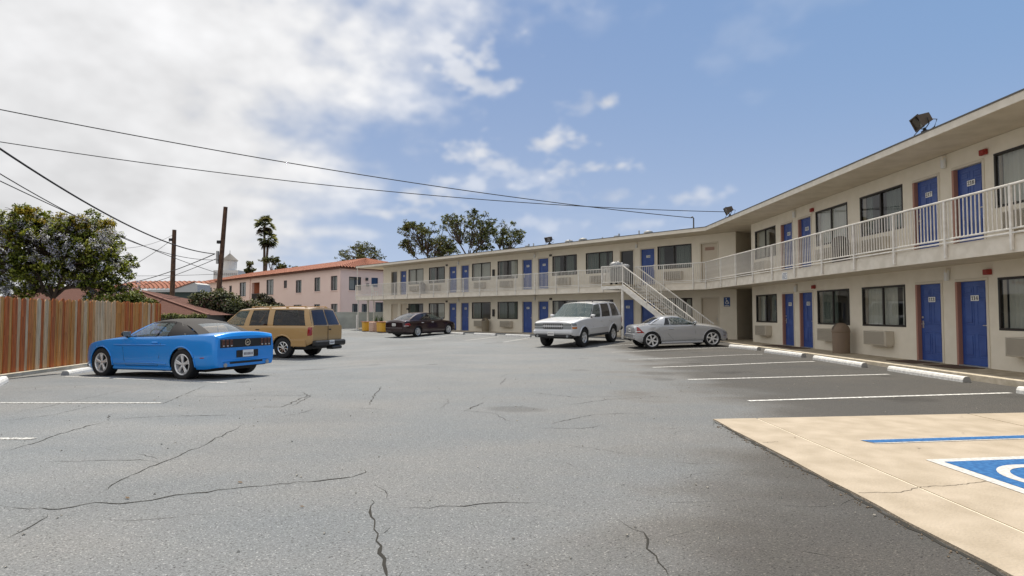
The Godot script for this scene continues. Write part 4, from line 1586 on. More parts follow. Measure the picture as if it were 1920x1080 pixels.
	# two poles
	for p in [[at(420, 560, 42), at(423, 388, 42), 0.15, "tall leaning wooden utility pole in front of the pink house"], [at(322, 560, 50), at(327, 431, 50), 0.17, "shorter wooden utility pole behind the shingle roof"]]:
		var b: Vector3 = p[0]
		b.y = 0.0
		if p[2] == 0.15:
			b.x -= 0.55
		var po := thing("utility_pole", p[3], "pole", b, 0.0, "wooden utility poles")
		var s := ST()
		tube(s, [Vector3.ZERO, (p[1] - b) * 0.5, p[1] - b], [p[2] * 1.25, p[2] * 1.08, p[2] * 0.9], 12)
		mk("pole", s, textured(tint_tex(noise_img(128, 128, 0.06, 4, 95), Color(0.055, 0.026, 0.014), Color(0.16, 0.09, 0.05), 1.8), Vector3(1.5, 0.25, 1.5), 0.9), po)
		var s2 := ST()
		cbox(s2, (p[1] - b) * (0.72 if p[2] == 0.15 else 0.9) + Vector3(-0.2, 0, 0.1), Vector3(0.28, 0.22, 0.2), 0.02)
		mk("junction_box", s2, M.black, po)
		if p[2] == 0.15:
			var s3 := ST()
			cbox(s3, (p[1] - b) * 0.60 + Vector3(-0.25, 0, 0.05), Vector3(0.16, 0.9, 0.16), 0.02)
			mk("cable_riser", s3, mat(0.42, 0.42, 0.40, 0.7), po)

# ---------------------------------------------------------------- vegetation
func leaf_material(a: Color, b: Color, s: int) -> StandardMaterial3D:
	var m := StandardMaterial3D.new()
	m.vertex_color_use_as_albedo = true
	m.albedo_color = Color.WHITE
	m.roughness = 0.65
	m.backlight_enabled = true
	m.backlight = Color(0.7, 0.75, 0.45)
	return m

var LEAF: StandardMaterial3D

# leaves spread through an ellipsoid, denser towards its skin; colours are linear
func leaves(V: PackedVector3Array, N: PackedVector3Array, C: PackedColorArray, cen: Vector3, rad: Vector3, count: int, size: float, ca: Color, cb: Color, droop := 0.0) -> void:
	for k in count:
		var d := Vector3(rng.randfn(), rng.randfn(), rng.randfn()).normalized()
		var r := pow(rng.randf(), 0.45)
		var p := cen + d * rad * r
		var u := Vector3(rng.randfn(), rng.randfn() - droop, rng.randfn()).normalized()
		var v := u.cross(Vector3(rng.randfn(), rng.randfn(), rng.randfn())).normalized()
		var s := size * rng.randf_range(0.6, 1.35)
		var n := u.cross(v)
		var nn := (n * signf(n.dot(d) + 0.001) * 0.6 + d * 0.6 + Vector3(0, 0.2, 0)).normalized()
		var col := ca.lerp(cb, rng.randf())
		var a := p - u * s
		var b := p + v * s * 0.42
		var c := p + u * s
		var e := p - v * s * 0.42
		for q in [a, b, c, a, c, e]:
			V.append(q)
			N.append(nn)
			C.append(col)

func leaf_mesh_of(V: PackedVector3Array, N: PackedVector3Array, C: PackedColorArray) -> ArrayMesh:
	var arr := []
	arr.resize(Mesh.ARRAY_MAX)
	arr[Mesh.ARRAY_VERTEX] = V
	arr[Mesh.ARRAY_NORMAL] = N
	arr[Mesh.ARRAY_COLOR] = C
	var m := ArrayMesh.new()
	m.add_surface_from_arrays(Mesh.PRIMITIVE_TRIANGLES, arr)
	return m

# limbs from a trunk top to each clump, with a bend
func limbs(st: SurfaceTool, from: Vector3, to: Vector3, r0: float, r1: float) -> void:
	var pts := []
	var rr := []
	var side := Vector3(rng.randfn(), 0.4, rng.randfn()) * (to - from).length() * 0.10
	for k in 6:
		var t := k / 5.0
		pts.append(from.lerp(to, t) + side * sin(PI * t) + Vector3(0, (to - from).length() * 0.10 * sin(PI * t), 0))
		rr.append(lerpf(r0, r1, t))
	tube(st, pts, rr, 6, false)

func tree(called: String, label: String, category: String, group: String, base: Vector3, fork: float, clumps: Array, leaf: float, per: int, ca: Color, cb: Color, bark: Material, trunk_r: float, twigs := 3) -> Node3D:
	# clumps: [position relative to base, radius vector]
	var o := thing(called, label, category, base, 0.0, group)
	var st := ST()
	var top := Vector3(0, fork, 0)
	var mean := Vector3.ZERO
	for c in clumps:
		mean += c[0] / clumps.size()
	top.x = mean.x * 0.25
	top.z = mean.z * 0.25
	tube(st, [Vector3.ZERO, top * 0.4 + Vector3(0.05, 0, 0), top], [trunk_r * 1.25, trunk_r, trunk_r * 0.8], 9, false)
	# a few main limbs that the clumps share
	var mains := []
	var n := clampi(clumps.size() / 4, 2, 6)
	for k in n:
		var c: Vector3 = clumps[k * clumps.size() / n][0]
		var m := top.lerp(c, 0.5)
		limbs(st, top, m, trunk_r * 0.6, trunk_r * 0.35)
		mains.append(m)
	var V := PackedVector3Array()
	var N := PackedVector3Array()
	var C := PackedColorArray()
	for c in clumps:
		var best: Vector3 = mains[0]
		for m in mains:
			if m.distance_to(c[0]) < best.distance_to(c[0]):
				best = m
		limbs(st, best, c[0], trunk_r * 0.32, trunk_r * 0.12)
		for k in twigs:
			var e: Vector3 = c[0] + Vector3(rng.randfn(), rng.randfn() * 0.7 + 0.2, rng.randfn()).normalized() * c[1] * 0.8
			limbs(st, c[0], e, trunk_r * 0.12, trunk_r * 0.05)
		# each clump is several tufts, so that gaps stay between them
		var tone := rng.randf_range(-0.25, 0.25)
		var tufts := 7
		for k in tufts:
			var p: Vector3 = c[0] + Vector3(rng.randfn(), rng.randfn(), rng.randfn()).normalized() * c[1] * rng.randf_range(0.35, 0.9)
			leaves(V, N, C, p, c[1] * rng.randf_range(0.26, 0.44), per / tufts, leaf, ca.lerp(cb, clampf(0.15 + tone, 0, 1)), cb.lerp(ca, clampf(0.2 - tone, 0, 1)), 0.3)
	mk("trunk", st, bark, o)
	put("crown", leaf_mesh_of(V, N, C), LEAF, o)
	return o

func ellipse_clumps(base: Vector3, zf: float, boxes: Array, depth: float, size: float, count: int) -> Array:
	# clumps inside ellipses given where they show (pixels: centre and half sizes)
	var out := []
	for b in boxes:
		for k in int(count * b[4]):
			var a := rng.randf() * TAU
			var r := sqrt(rng.randf()) * 0.92
			var p := at(b[0] + cos(a) * r * b[2], b[1] + sin(a) * r * b[3], zf) - base
			p.z += rng.randf_range(-depth, depth) * sqrt(1.0 - r * r)
			out.append([p, Vector3(1, 0.75, 1) * size * rng.randf_range(0.75, 1.25)])
	return out

func build_vegetation() -> void:
	LEAF = leaf_material(Color.WHITE, Color.WHITE, 0)
	var bark := mat(0.09, 0.065, 0.045, 0.9)
	var ea := Color(0.085, 0.11, 0.04)
	var eb := Color(0.25, 0.25, 0.085)
	var specs := [["round gum tree behind the tile roof of the pink house", 672, 80.0, [[672, 480, 44, 22, 1.0]], 0.85, 40],
		["broad gum tree behind the middle of the motel roof", 800, 74.0, [[800, 452, 56, 38, 1.0], [778, 430, 26, 16, 0.3], [838, 462, 22, 22, 0.3]], 0.72, 58],
		["tallest gum tree with bare limbs behind the motel roof", 884, 70.0, [[884, 426, 50, 30, 1.0], [850, 424, 20, 18, 0.25], [900, 456, 26, 14, 0.3]], 0.72, 46],
		["smaller gum tree at the right end of the row behind the roof", 950, 73.0, [[950, 446, 36, 30, 1.0]], 0.72, 36]]
	for s in specs:
		var base := at(s[1], 587, s[2])
		base.y = 0.0
		var cl := ellipse_clumps(base, s[2], s[3], 3.0, s[4], s[5])
		tree("gum_tree", s[0], "tree", "gum trees behind the motel", base, 7.0, cl, 0.125, 84, ea, eb, bark, 0.17)
	# small trees by the palms
	for s in [["sparse small tree beside the palm trunks", 508, 100.0, [[512, 490, 12, 7, 1.0], [498, 490, 8, 5, 0.5]], 0.9, 6], ["thin conifer behind the ridge of the pink house", 469, 96.0, [[469, 506, 6, 8, 1.0], [468, 494, 3, 6, 0.6]], 0.7, 7], ["low bushy tree right of the palm trunks behind the pink roof", 540, 100.0, [[540, 503, 16, 5, 1.0], [524, 500, 8, 6, 0.5]], 0.9, 7]]:
		var base := at(s[1], 587, s[2])
		base.y = 0.0
		tree("small_tree", s[0], "tree", "", base, 5.5, ellipse_clumps(base, s[2], s[3], 1.0, s[4] * 0.7, int(s[5] * 1.8)), 0.15, 90, ea, eb, bark, 0.10)
	# two fan palms
	for p in [[496, 421, 110.0, 1.0, 492, "taller of the two fan palms"], [503, 449, 108.0, 0.9, 488, "shorter of the two fan palms"]]:
		var top := at(p[0], p[1], p[2])
		var base := at(p[4], 587, p[2])
		base.y = 0.0
		var o := thing("fan_palm", p[5], "palm tree", base, 0.0, "fan palms behind the pink house")
		var st := ST()
		tube(st, [Vector3.ZERO, (top - base) * 0.5 + Vector3(0.15, 0, 0), top - base], [0.34, 0.24, 0.20], 8, false)
		mk("trunk", st, mat(0.10, 0.07, 0.05, 0.9), o)
		var V := PackedVector3Array()
		var N := PackedVector3Array()
		var C := PackedColorArray()
		var hub: Vector3 = top - base
		for k in 34:
			var az := rng.randf() * TAU
			var el := rng.randf_range(-1.1, 1.3)
			var d := Vector3(cos(az) * cos(el), sin(el), sin(az) * cos(el))
			var fc: Vector3 = hub + d * rng.randf_range(0.8, 1.3) * p[3]
			var side := d.cross(Vector3.UP).normalized()
			var up := side.cross(d).normalized()
			var col := Color(0.11, 0.13, 0.05).lerp(Color(0.30, 0.29, 0.12), rng.randf())
			if el < -0.6:
				col = Color(0.12, 0.085, 0.045)
			for q in 13:
				var a := lerpf(-1.5, 1.5, q / 12.0)
				var ld := (d * cos(a) + side * sin(a)).normalized()
				var tip: Vector3 = fc + ld * 1.15 * p[3] - Vector3(0, 0.25 + 0.35 * rng.randf(), 0)
				var wv := ld.cross(up).normalized() * 0.05
				for v in [fc, fc + ld * 0.45 + wv, tip, fc, tip, fc + ld * 0.45 - wv]:
					V.append(v)
					N.append(up)
					C.append(col)
			var w2 := side * 0.03
			for v in [hub - w2, hub + w2, fc + w2, hub - w2, fc + w2, fc - w2]:
				V.append(v)
				N.append(up)
				C.append(col)
		put("crown", leaf_mesh_of(V, N, C), LEAF, o)
	# jacaranda over the fence: green crown and lilac blossom
	var zf := 24.0
	var jb := at(105, 587, zf)
	jb.y = 0.0
	var boxes := [[120, 470, 100, 70, 1.0], [40, 420, 45, 34, 0.4], [190, 500, 40, 60, 0.45], [50, 520, 70, 45, 0.55], [165, 425, 45, 25, 0.25], [-60, 470, 90, 80, 0.7], [205, 545, 28, 22, 0.15]]
	var jc := ellipse_clumps(jb, zf, boxes, 1.5, 0.36, 100)
	var jo := tree("jacaranda_tree", "large flowering tree with lilac blossom rising over the wooden fence", "tree", "", jb, 2.0, jc, 0.056, 185, Color(0.12, 0.175, 0.025), Color(0.55, 0.54, 0.08), mat(0.075, 0.05, 0.035, 0.9), 0.11)
	var V2 := PackedVector3Array()
	var N2 := PackedVector3Array()
	var C2 := PackedColorArray()
	for k in 430:
		var c: Array = jc[rng.randi_range(0, jc.size() - 1)]
		var p: Vector3 = c[0] + Vector3(rng.randfn(), absf(rng.randfn()) * 0.5 + 0.1, rng.randfn() + 0.4).normalized() * c[1] * 1.05
		leaves(V2, N2, C2, p, Vector3(0.13, 0.15, 0.13), 42, 0.036, Color(0.48, 0.45, 0.60), Color(0.80, 0.77, 0.88))
	for b in [[-2, 530, 26, 20], [100, 445, 45, 25], [115, 500, 30, 40], [190, 440, 22, 26]]:
		for k in 16:
			var p := at(b[0] + rng.randfn() * b[2] * 0.6, b[1] + rng.randfn() * b[3] * 0.6, zf - 1.3) - jb
			leaves(V2, N2, C2, p, Vector3(0.15, 0.17, 0.15), 46, 0.036, Color(0.48, 0.45, 0.60), Color(0.80, 0.77, 0.88))
	put("blossom", leaf_mesh_of(V2, N2, C2), LEAF, jo)
	var V3 := PackedVector3Array()
	var N3 := PackedVector3Array()
	var C3 := PackedColorArray()
	for b in [[118, 412, 22, 9], [150, 418, 20, 10], [50, 400, 28, 12], [20, 440, 15, 10], [200, 425, 12, 8]]:
		for k in 10:
			var p := at(b[0] + rng.randfn() * b[2] * 0.6, b[1] + rng.randfn() * b[3] * 0.6, zf - 0.6) - jb
			leaves(V3, N3, C3, p, Vector3(0.2, 0.12, 0.2), 60, 0.05, Color(0.42, 0.26, 0.03), Color(0.48, 0.42, 0.06))
	put("young_leaves", leaf_mesh_of(V3, N3, C3), LEAF, jo)
	# shrubs: bank of bougainvillea by the pole, vine on the shingle house, shrubs below the jacaranda
	var shrubs := [["dense flowering shrub bank in front of the pink house and pole", "shrub", 34.0, [[385, 570, 28, 18, 1.2], [420, 574, 34, 22, 1.4], [455, 585, 40, 20, 1.3], [500, 592, 36, 16, 1.0], [400, 592, 45, 14, 1.2], [540, 596, 30, 12, 0.6]], 0.5, 26, Color(0.06, 0.075, 0.035), Color(0.24, 0.24, 0.14), 0.07],
		["dark climbing plant hanging below the pink balcony", "climbing plant", 58.0, [[500, 570, 10, 10, 1.0], [512, 577, 16, 6, 0.8], [490, 563, 5, 8, 0.4]], 0.5, 16, Color(0.04, 0.04, 0.025), Color(0.12, 0.09, 0.06), 0.10],
		["leafy vine growing along the eave of the shingle house", "vine", 29.6, [[310, 593, 32, 3, 1.0], [352, 593, 34, 3, 1.0]], 0.15, 22, Color(0.10, 0.14, 0.04), Color(0.42, 0.42, 0.18), 0.05],
		["green shrub with lilac flowers at the end of the fence", "shrub", 23.0, [[245, 565, 14, 10, 1.0], [262, 572, 10, 6, 0.5], [225, 570, 22, 10, 0.8]], 0.34, 14, Color(0.05, 0.085, 0.015), Color(0.26, 0.27, 0.05), 0.05]]
	for s in shrubs:
		var V := PackedVector3Array()
		var N := PackedVector3Array()
		var C := PackedColorArray()
		var base := at(s[3][0][0], 587, s[2])
		base.y = 0.0
		var o := thing("shrub" if s[1] == "shrub" else s[1].replace(" ", "_"), s[0], s[1], base)
		var st := ST()
		for c in ellipse_clumps(base, s[2], s[3], 0.7 if s[4] > 0.3 else 0.15, s[4], s[5]):
			leaves(V, N, C, c[0], c[1], 330 if s[4] > 0.3 else 40, s[8], s[6], s[7])
			if rng.randf() < 0.3 and s[1] == "shrub":
				leaves(V, N, C, c[0] + Vector3(0, 0.12, 0.25), c[1] * 0.8, 26, s[8] * 0.8, Color(0.20, 0.05, 0.05), Color(0.34, 0.24, 0.26))
			var foot := Vector3(c[0].x * 0.7, 0.0, c[0].z)
			limbs(st, foot, c[0], 0.03, 0.012)
		mk("stems", st, bark, o)
		put("foliage", leaf_mesh_of(V, N, C), LEAF, o)

# ---------------------------------------------------------------- cables
func cable(label: String, a: Vector3, b: Vector3, sag: float, r: float) -> void:
	var st := ST()
	var o := a
	var pts := []
	for k in 33:
		var t := k / 32.0
		pts.append(a.lerp(b, t) - Vector3(0, sag * 4.0 * t * (1.0 - t), 0) - o)
	tube(st, pts, r, 6)
	var m := mk("overhead_cable", st, M.dark, self)
	m.position = o
	m.set_meta("label", label)
	m.set_meta("category", "cable")
	m.set_meta("group", "overhead cables")

func build_cables() -> void:
	var mast: Vector3 = wing[0] * Vector3(6.62, 6.28, 0.62)
	cable("upper of the two long cables crossing the sky to the roof mast", at(-420, 118, 19.5), mast, 0.55, 0.019)
	cable("lower of the two long cables crossing the sky to the motel roof", at(-420, 195, 20.0), wing[1] * Vector3(-27.6, 6.05, 0.9), 0.75, 0.016)
	var pt := at(403, 476, 42)
	cable("thick black cable sweeping down to the box on the tall pole", at(-260, 96, 13.0), pt, 0.95, 0.032)
	cable("thin cable just below the thick one, passing the shorter pole to the tall pole", at(-260, 158, 14.0), at(410, 487, 42), 1.15, 0.017)
	cable("lowest cable from the left, running down over the tree to the tall pole", at(-260, 212, 15.0), at(405, 511, 42), 0.3, 0.017)
	cable("cable falling from the box on the tall pole to the left past the roofs", pt, at(232, 533, 60), 0.25, 0.03)
	cable("second falling cable, from the tall pole to the far left roofs", at(408, 484, 42), at(246, 540, 62), 0.2, 0.022)
	cable("straight cable from the shorter pole top down to the tree", at(323, 449, 50), at(225, 512, 34), 0.1, 0.018)
	cable("faint cable from the shorter pole top across to the tree crown", at(323, 441, 50), at(222, 466, 36), 0.25, 0.012)
	cable("low cable between the tree and the tall pole above the tile roof", at(225, 517, 44), at(405, 514, 42), 0.05, 0.014)

# ---------------------------------------------------------------- loose things in the lot
func wheel_stop(a: Vector2, b: Vector2, label: String, group: String) -> void:
	var c := (a + b) / 2
	var d := b - a
	var L := d.length()
	var o := thing("wheel_stop", label, "wheel stop", W(c.x, gh(c.x, c.y) - 0.003, c.y), atan2(d.y, d.x), group)
	var slope := (gh(b.x, b.y) - gh(a.x, a.y)) / L
	var s := ST()
	var xf := Transform3D(Basis(Vector3.UP, PI / 2), Vector3(-L / 2, 0, 0))
	var xs := Transform3D(Basis(Vector3.BACK, slope), Vector3.ZERO)
	var prof := PackedVector2Array([Vector2(-0.085, 0), Vector2(0.085, 0), Vector2(0.082, 0.06), Vector2(0.062, 0.105), Vector2(0.035, 0.122), Vector2(-0.035, 0.122), Vector2(-0.062, 0.105), Vector2(-0.082, 0.06)])
	prism(s, prof, 0.004, L - 0.004, xs * xf)
	mk("block", s, M.stop, o)
	var e := ST()
	prism(e, prof, -0.002, 0.0035, xs * xf)
	mk("bare_end", e, M.stop_bare, o)
	var e2 := ST()
	prism(e2, prof, L - 0.0035, L + 0.002, xs * xf)
	mk("bare_end", e2, M.stop_bare, o)

func trash_bin(at_: Vector3, label: String, m: Material, turn: float) -> void:
	var o := thing("trash_bin", label, "trash bin", at_, turn, "domed trash bins")
	var s := ST()
	lathe(s, [Vector2(0, 0.0), Vector2(0.245, 0.0), Vector2(0.25, 0.02), Vector2(0.26, 0.66), Vector2(0.275, 0.68), Vector2(0.275, 0.70)], 24)
	mk("drum", s, m, o)
	var d := ST()
	var pr := []
	for k in 9:
		var a := PI / 2 * k / 8.0
		pr.append(Vector2(cos(a) * 0.27, 0.702 + sin(a) * 0.27))
	lathe(d, pr, 24)
	mk("domed_lid", d, m, o)
	var f := ST()
	var g := []
	for r in 4:
		var row := []
		for c in 7:
			var az := deg_to_rad(-38 + 76.0 * c / 6)
			var el := deg_to_rad(12 + 42.0 * r / 3)
			row.append(Vector3(sin(az) * cos(el), sin(el), cos(az) * cos(el)) * 0.275 + Vector3(0, 0.702, 0))
		g.append(row)
	grid(f, g, Vector3(0, 0.5, 1))
	mk("flap", f, mat(0.10, 0.075, 0.055, 0.7), o)

func floodlight(pos: Vector3, turn: float, label: String) -> void:
	var o := thing("floodlight", label, "floodlight", pos, turn, "floodlights on the motel roof")
	var b := ST()
	cbox(b, Vector3(0, 0.05, 0), Vector3(0.14, 0.10, 0.14), 0.015)
	tube(b, [Vector3(0, 0.1, 0), Vector3(0, 0.16, 0.02)], 0.035, 10)
	mk("base", b, M.black, o)
	var tilt := Basis(Vector3.RIGHT, 0.42)
	var cen := Vector3(0, 0.33, 0.06)
	var h := ST()
	# tapered housing, open end to +z
	var f := [Vector3(-0.22, -0.15, 0.12), Vector3(0.22, -0.15, 0.12), Vector3(0.22, 0.15, 0.12), Vector3(-0.22, 0.15, 0.12)]
	var k := [Vector3(-0.17, -0.10, -0.14), Vector3(0.17, -0.10, -0.14), Vector3(0.17, 0.10, -0.14), Vector3(-0.17, 0.10, -0.14)]
	for i in 4:
		var j := (i + 1) % 4
		var mid: Vector3 = (f[i] + f[j]) / 2
		var n := (tilt * Vector3(mid.x, mid.y, 0)).normalized()
		quad(h, cen + tilt * f[i], cen + tilt * f[j], cen + tilt * k[j], cen + tilt * k[i], n)
	quad(h, cen + tilt * k[0], cen + tilt * k[1], cen + tilt * k[2], cen + tilt * k[3], tilt * Vector3(0, 0, -1))
	for i in 4:
		var j := (i + 1) % 4
		var m: Vector3 = (f[i] + f[j]) / 2
		var d: Vector3 = f[j] - f[i]
		box(h, cen + tilt * m, Vector3(absf(d.x) + 0.03, absf(d.y) + 0.03, 0.03), tilt)
	mk("housing", h, M.floodlight, o)
	var g := ST()
	quad(g, cen + tilt * Vector3(-0.2, -0.13, 0.115), cen + tilt * Vector3(0.2, -0.13, 0.115), cen + tilt * Vector3(0.2, 0.13, 0.115), cen + tilt * Vector3(-0.2, 0.13, 0.115), tilt * Vector3(0, 0, 1))
	mk("lens", g, M.pane, o)
	var rf := ST()
	quad(rf, cen + tilt * Vector3(-0.19, -0.12, 0.02), cen + tilt * Vector3(0.19, -0.12, 0.02), cen + tilt * Vector3(0.17, 0.12, -0.10), cen + tilt * Vector3(-0.17, 0.12, -0.10), tilt * Vector3(0, 0, 1))
	mk("reflector", rf, M.alloy, o)
	var y := ST()
	for x in [-0.235, 0.235]:
		tube(y, [Vector3(x * 0.3, 0.15, 0.0), Vector3(x, 0.2, 0.0), Vector3(x, 0.34, 0.04)], 0.012, 6)
	tube(y, [Vector3(0.1, 0.34, -0.08), Vector3(0.24, 0.28, -0.16), Vector3(0.2, 0.12, -0.12), Vector3(0.02, 0.06, -0.05)], 0.012, 6)
	tube(y, [Vector3(-0.03, 0.16, 0.08), Vector3(-0.18, 0.05, 0.16), Vector3(-0.27, -0.06, 0.2), Vector3(-0.22, -0.10, 0.17)], 0.009, 6)
	mk("bracket", y, M.black, o)

func build_lot_objects() -> void:
	# wheel stops by the near wing, from far to near
	var st := [[[1370, 652], [1423, 657]], [[1437, 661], [1507, 670]], [[1529, 674], [1621, 689]], [[1670, 695], [1813, 717]]]
	var wl := ["wheel stop at the nose of the silver car, farthest of the near wing", "wheel stop second from the silver car, in front of the paired blue doors", "wheel stop third from the silver car, in front of the tan trash bin", "nearest whole wheel stop, in front of doors 113 and 114"]
	for k in 4:
		wheel_stop(lot(st[k][0][0], st[k][0][1]), lot(st[k][1][0], st[k][1][1]), wl[k], "wheel stops by the near wing")
	wheel_stop(lot(1914, 737), lot(1914, 737) + Vector2(0.0, -2.2), "wheel stop cut off by the right edge of the picture", "wheel stops by the near wing")
	wheel_stop(lot(890, 628), lot(930, 629.5), "wheel stop left of the two between dark red sedan and white SUV", "wheel stops by the far wing")
	wheel_stop(lot(949, 630.5), lot(995, 632), "wheel stop nearer the white SUV, in front of the far wing", "wheel stops by the far wing")
	wheel_stop(lot(846, 626), lot(870, 627.5), "wheel stop just beyond the nose of the dark red sedan", "wheel stops by the far wing")
	wheel_stop(lot(122, 704), lot(163, 693) + Vector2(-0.2, 1.3), "wheel stop under the nose of the blue convertible by the fence", "wheel stops by the fence")
	wheel_stop(lot(-75, 760), lot(6, 717), "wheel stop at the left edge of the picture by the fence", "wheel stops by the fence")
	# bins
	trash_bin(wing[1] * Vector3(-19.52, BASE, 0.40), "tan domed trash bin on the pavement between two windows of the near wing", M.bin, -PI / 2 - 0.5)
	trash_bin(wing[0] * Vector3(-9.7, BASE, 0.38), "tan domed trash bin on the pavement by the far wing", mat(0.24, 0.20, 0.14, 0.7), -0.8)
	trash_bin(wing[0] * Vector3(-17.3, FL, 0.42), "grey domed trash bin up on the walkway of the far wing", mat(0.26, 0.25, 0.25, 0.7), -0.8)
	trash_bin(wing[1] * Vector3(-19.4, FL, 0.42), "dark domed trash bin up on the walkway behind the near railing", mat(0.06, 0.045, 0.04, 0.7), -PI / 2)
	# door mats
	for v in [[-16.0, "brown door mat at the farther of the two nearest doors"], [-14.54, "brown door mat at the very nearest blue door"], [-22.5, "brown door mat at the right door of the pair near the bend"], [-23.94, "brown door mat at the left door of the pair near the bend"]]:
		var s := ST()
		cbox(s, Vector3(0, 0.008, 0), Vector3(1.05, 0.014, 0.72), 0.004)
		var o := mk("door_mat", s, M.mat_brown, self, wing[1] * T(v[0], BASE + 0.001, 0.50))
		o.set_meta("label", v[1])
		o.set_meta("category", "door mat")
		o.set_meta("group", "brown door mats")
	# floodlights
	floodlight(wing[1] * Vector3(-14.2, 5.635, 1.25), -PI / 2 - 0.25, "nearest floodlight on the roof edge above door 217")
	floodlight(wing[1] * Vector3(-26.6, 5.635, 1.25), -PI / 2 - 0.1, "middle floodlight on the roof edge beside the bend")
	floodlight(wing[0] * Vector3(-2.7, 5.635, 1.25), -0.9, "farthest floodlight on the roof edge of the far wing")
	# yellow bins and pebbled planter at the far end
	var p0 := lot(683, 621)
	var p1 := lot(734, 624)
	var yel := textured(tint_tex(noise_img(64, 64, 0.1, 3, 97), Color(0.55, 0.27, 0.012), Color(0.72, 0.42, 0.03)), Vector3(2, 2, 2), 0.5)
	var dirp := (p1 - p0)
	for q in [[0.16, "yellow fluted plastic bin left of the pebbled planter"], [0.76, "yellow fluted plastic bin right of the pebbled planter"]]:
		var c := p0 + dirp * float(q[0])
		var o := thing("yellow_bin", q[1], "bin", W(c.x, gh(c.x, c.y), c.y), atan2(dirp.y, dirp.x), "yellow bins")
		var s := ST()
		var rows := []
		for j in 6:
			var row := []
			var y := 0.06 + 0.66 * j / 5.0
			for k in 49:
				var a := TAU * k / 48.0
				var flute := 1.0 + 0.035 * cos(a * 14.0)
				var e := Vector2(signf(cos(a)) * pow(absf(cos(a)), 0.5) * (0.5 if q[0] < 0.5 else 0.8), signf(sin(a)) * pow(absf(sin(a)), 0.5) * 0.42) * flute * (0.94 + 0.06 * j / 5.0)
				row.append(Vector3(e.x, y, e.y))
			rows.append(row)
		grid(s, rows, Vector3(0, 0, 1))
		mk("bin_body", s, yel, o)
		var r := ST()
		cbox(r, Vector3(0, 0.745, 0), Vector3(1.04 if q[0] < 0.5 else 1.64, 0.05, 0.9), 0.02)
		cbox(r, Vector3(0, 0.03, 0), Vector3(0.9 if q[0] < 0.5 else 1.4, 0.06, 0.7), 0.02)
		mk("rim", r, mat(0.26, 0.10, 0.05, 0.8), o)
	var pc := p0 + dirp * 0.42
	var po := thing("planter", "square pebbled planter with spiky plants between the yellow bins", "planter", W(pc.x, gh(pc.x, pc.y), pc.y), atan2(dirp.y, dirp.x))
	var ps := ST()
	cbox(ps, Vector3(0, 0.37, -0.1), Vector3(0.95, 0.74, 0.85), 0.04)
	mk("box", ps, textured(tint_tex(noise_img(128, 128, 0.16, 2, 98, FastNoiseLite.TYPE_CELLULAR), Color(0.40, 0.22, 0.16), Color(0.72, 0.58, 0.48), 2.5), Vector3(2, 2, 2), 0.9), po)
	for e in [Vector3(0.0, 0.72, -0.1), Vector3(0.3, 0.72, -0.4)]:
		var V := PackedVector3Array()
		var N := PackedVector3Array()
		var C := PackedColorArray()
		for k in 34:
			var az := rng.randf() * TAU
			var el := rng.randf_range(0.35, 1.4)
			var d := Vector3(cos(az) * cos(el), sin(el), sin(az) * cos(el))
			var side := d.cross(Vector3.UP).normalized() * 0.035
			var tip: Vector3 = e + d * rng.randf_range(0.35, 0.7)
			for v in [e - side, e + side, tip]:
				V.append(v)
				N.append(d.cross(side).normalized())
				C.append(Color(0.02, 0.035, 0.015).lerp(Color(0.06, 0.09, 0.03), rng.randf()))
		put("plant", leaf_mesh_of(V, N, C), LEAF, po)
	# dry leaves blown onto the concrete and the asphalt
	var ls := ST()
	for k in 46:
		var q := Vector2(rng.randf_range(2.9, 8.5), rng.randf_range(4.2, 8.2)) if k < 14 else Vector2(rng.randf_range(-8.0, 9.0), rng.randf_range(4.0, 16.0))
		var r := rng.randf_range(0.012, 0.028)
		var y := gh(q.x, q.y) + (0.027 if k < 14 else 0.009)
		var an := rng.randf() * TAU
		var u := Vector3(cos(an), 0.12, sin(an)) * r
		var v := Vector3(-sin(an), 0.2, cos(an)) * r * 0.45
		var c := W(q.x, y + 0.002, q.y)
		quad(ls, c - u, c + v, c + u, c - v, Vector3.UP)
	var lv := mk("fallen_leaves", ls, mat(0.11, 0.07, 0.035, 0.9), self)
	lv.set_meta("kind", "stuff")
	lv.set_meta("label", "small dry leaves lying about on the concrete and asphalt")
	lv.set_meta("category", "leaves")
	# white bollard beside the end post
	var bp := lot(669, 620)
	var bo := thing("bollard", "slim white bollard left of the motel end posts", "bollard", W(bp.x, gh(bp.x, bp.y), bp.y))
	var bs := ST()
	lathe(bs, [Vector2(0, 0), Vector2(0.07, 0), Vector2(0.07, 1.25), Vector2(0.05, 1.30), Vector2(0, 1.31)], 12)
	mk("shaft", bs, M.rail, bo)
	# plastic chairs on the end of the upper walkway
	for v in [[-24.9, 0.2, 2.2, "white plastic chair left of two on the far walkway end"], [-24.3, -0.6, 2.7, "white plastic chair right of two on the far walkway end"]]:
		var o := thing("plastic_chair", v[3], "chair", wing[0] * Vector3(v[0], FL, v[1]), v[2], "plastic chairs on the walkway")
		var s := ST()
		cbox(s, Vector3(0, 0.43, 0), Vector3(0.46, 0.04, 0.46), 0.012)
		mk("seat", s, M.plate, o)
		var b := ST()
		cbox(b, Vector3(0, 0.68, -0.22), Vector3(0.44, 0.48, 0.03), 0.012, Basis(Vector3.RIGHT, -0.15))
		mk("backrest", b, M.plate, o)
		for q in [[-0.2, -0.2], [0.2, -0.2], [-0.2, 0.2], [0.2, 0.2]]:
			var l := ST()
			cbox(l, Vector3(q[0], 0.21, q[1]), Vector3(0.04, 0.42, 0.04), 0.006)
			mk("leg", l, M.plate, o)

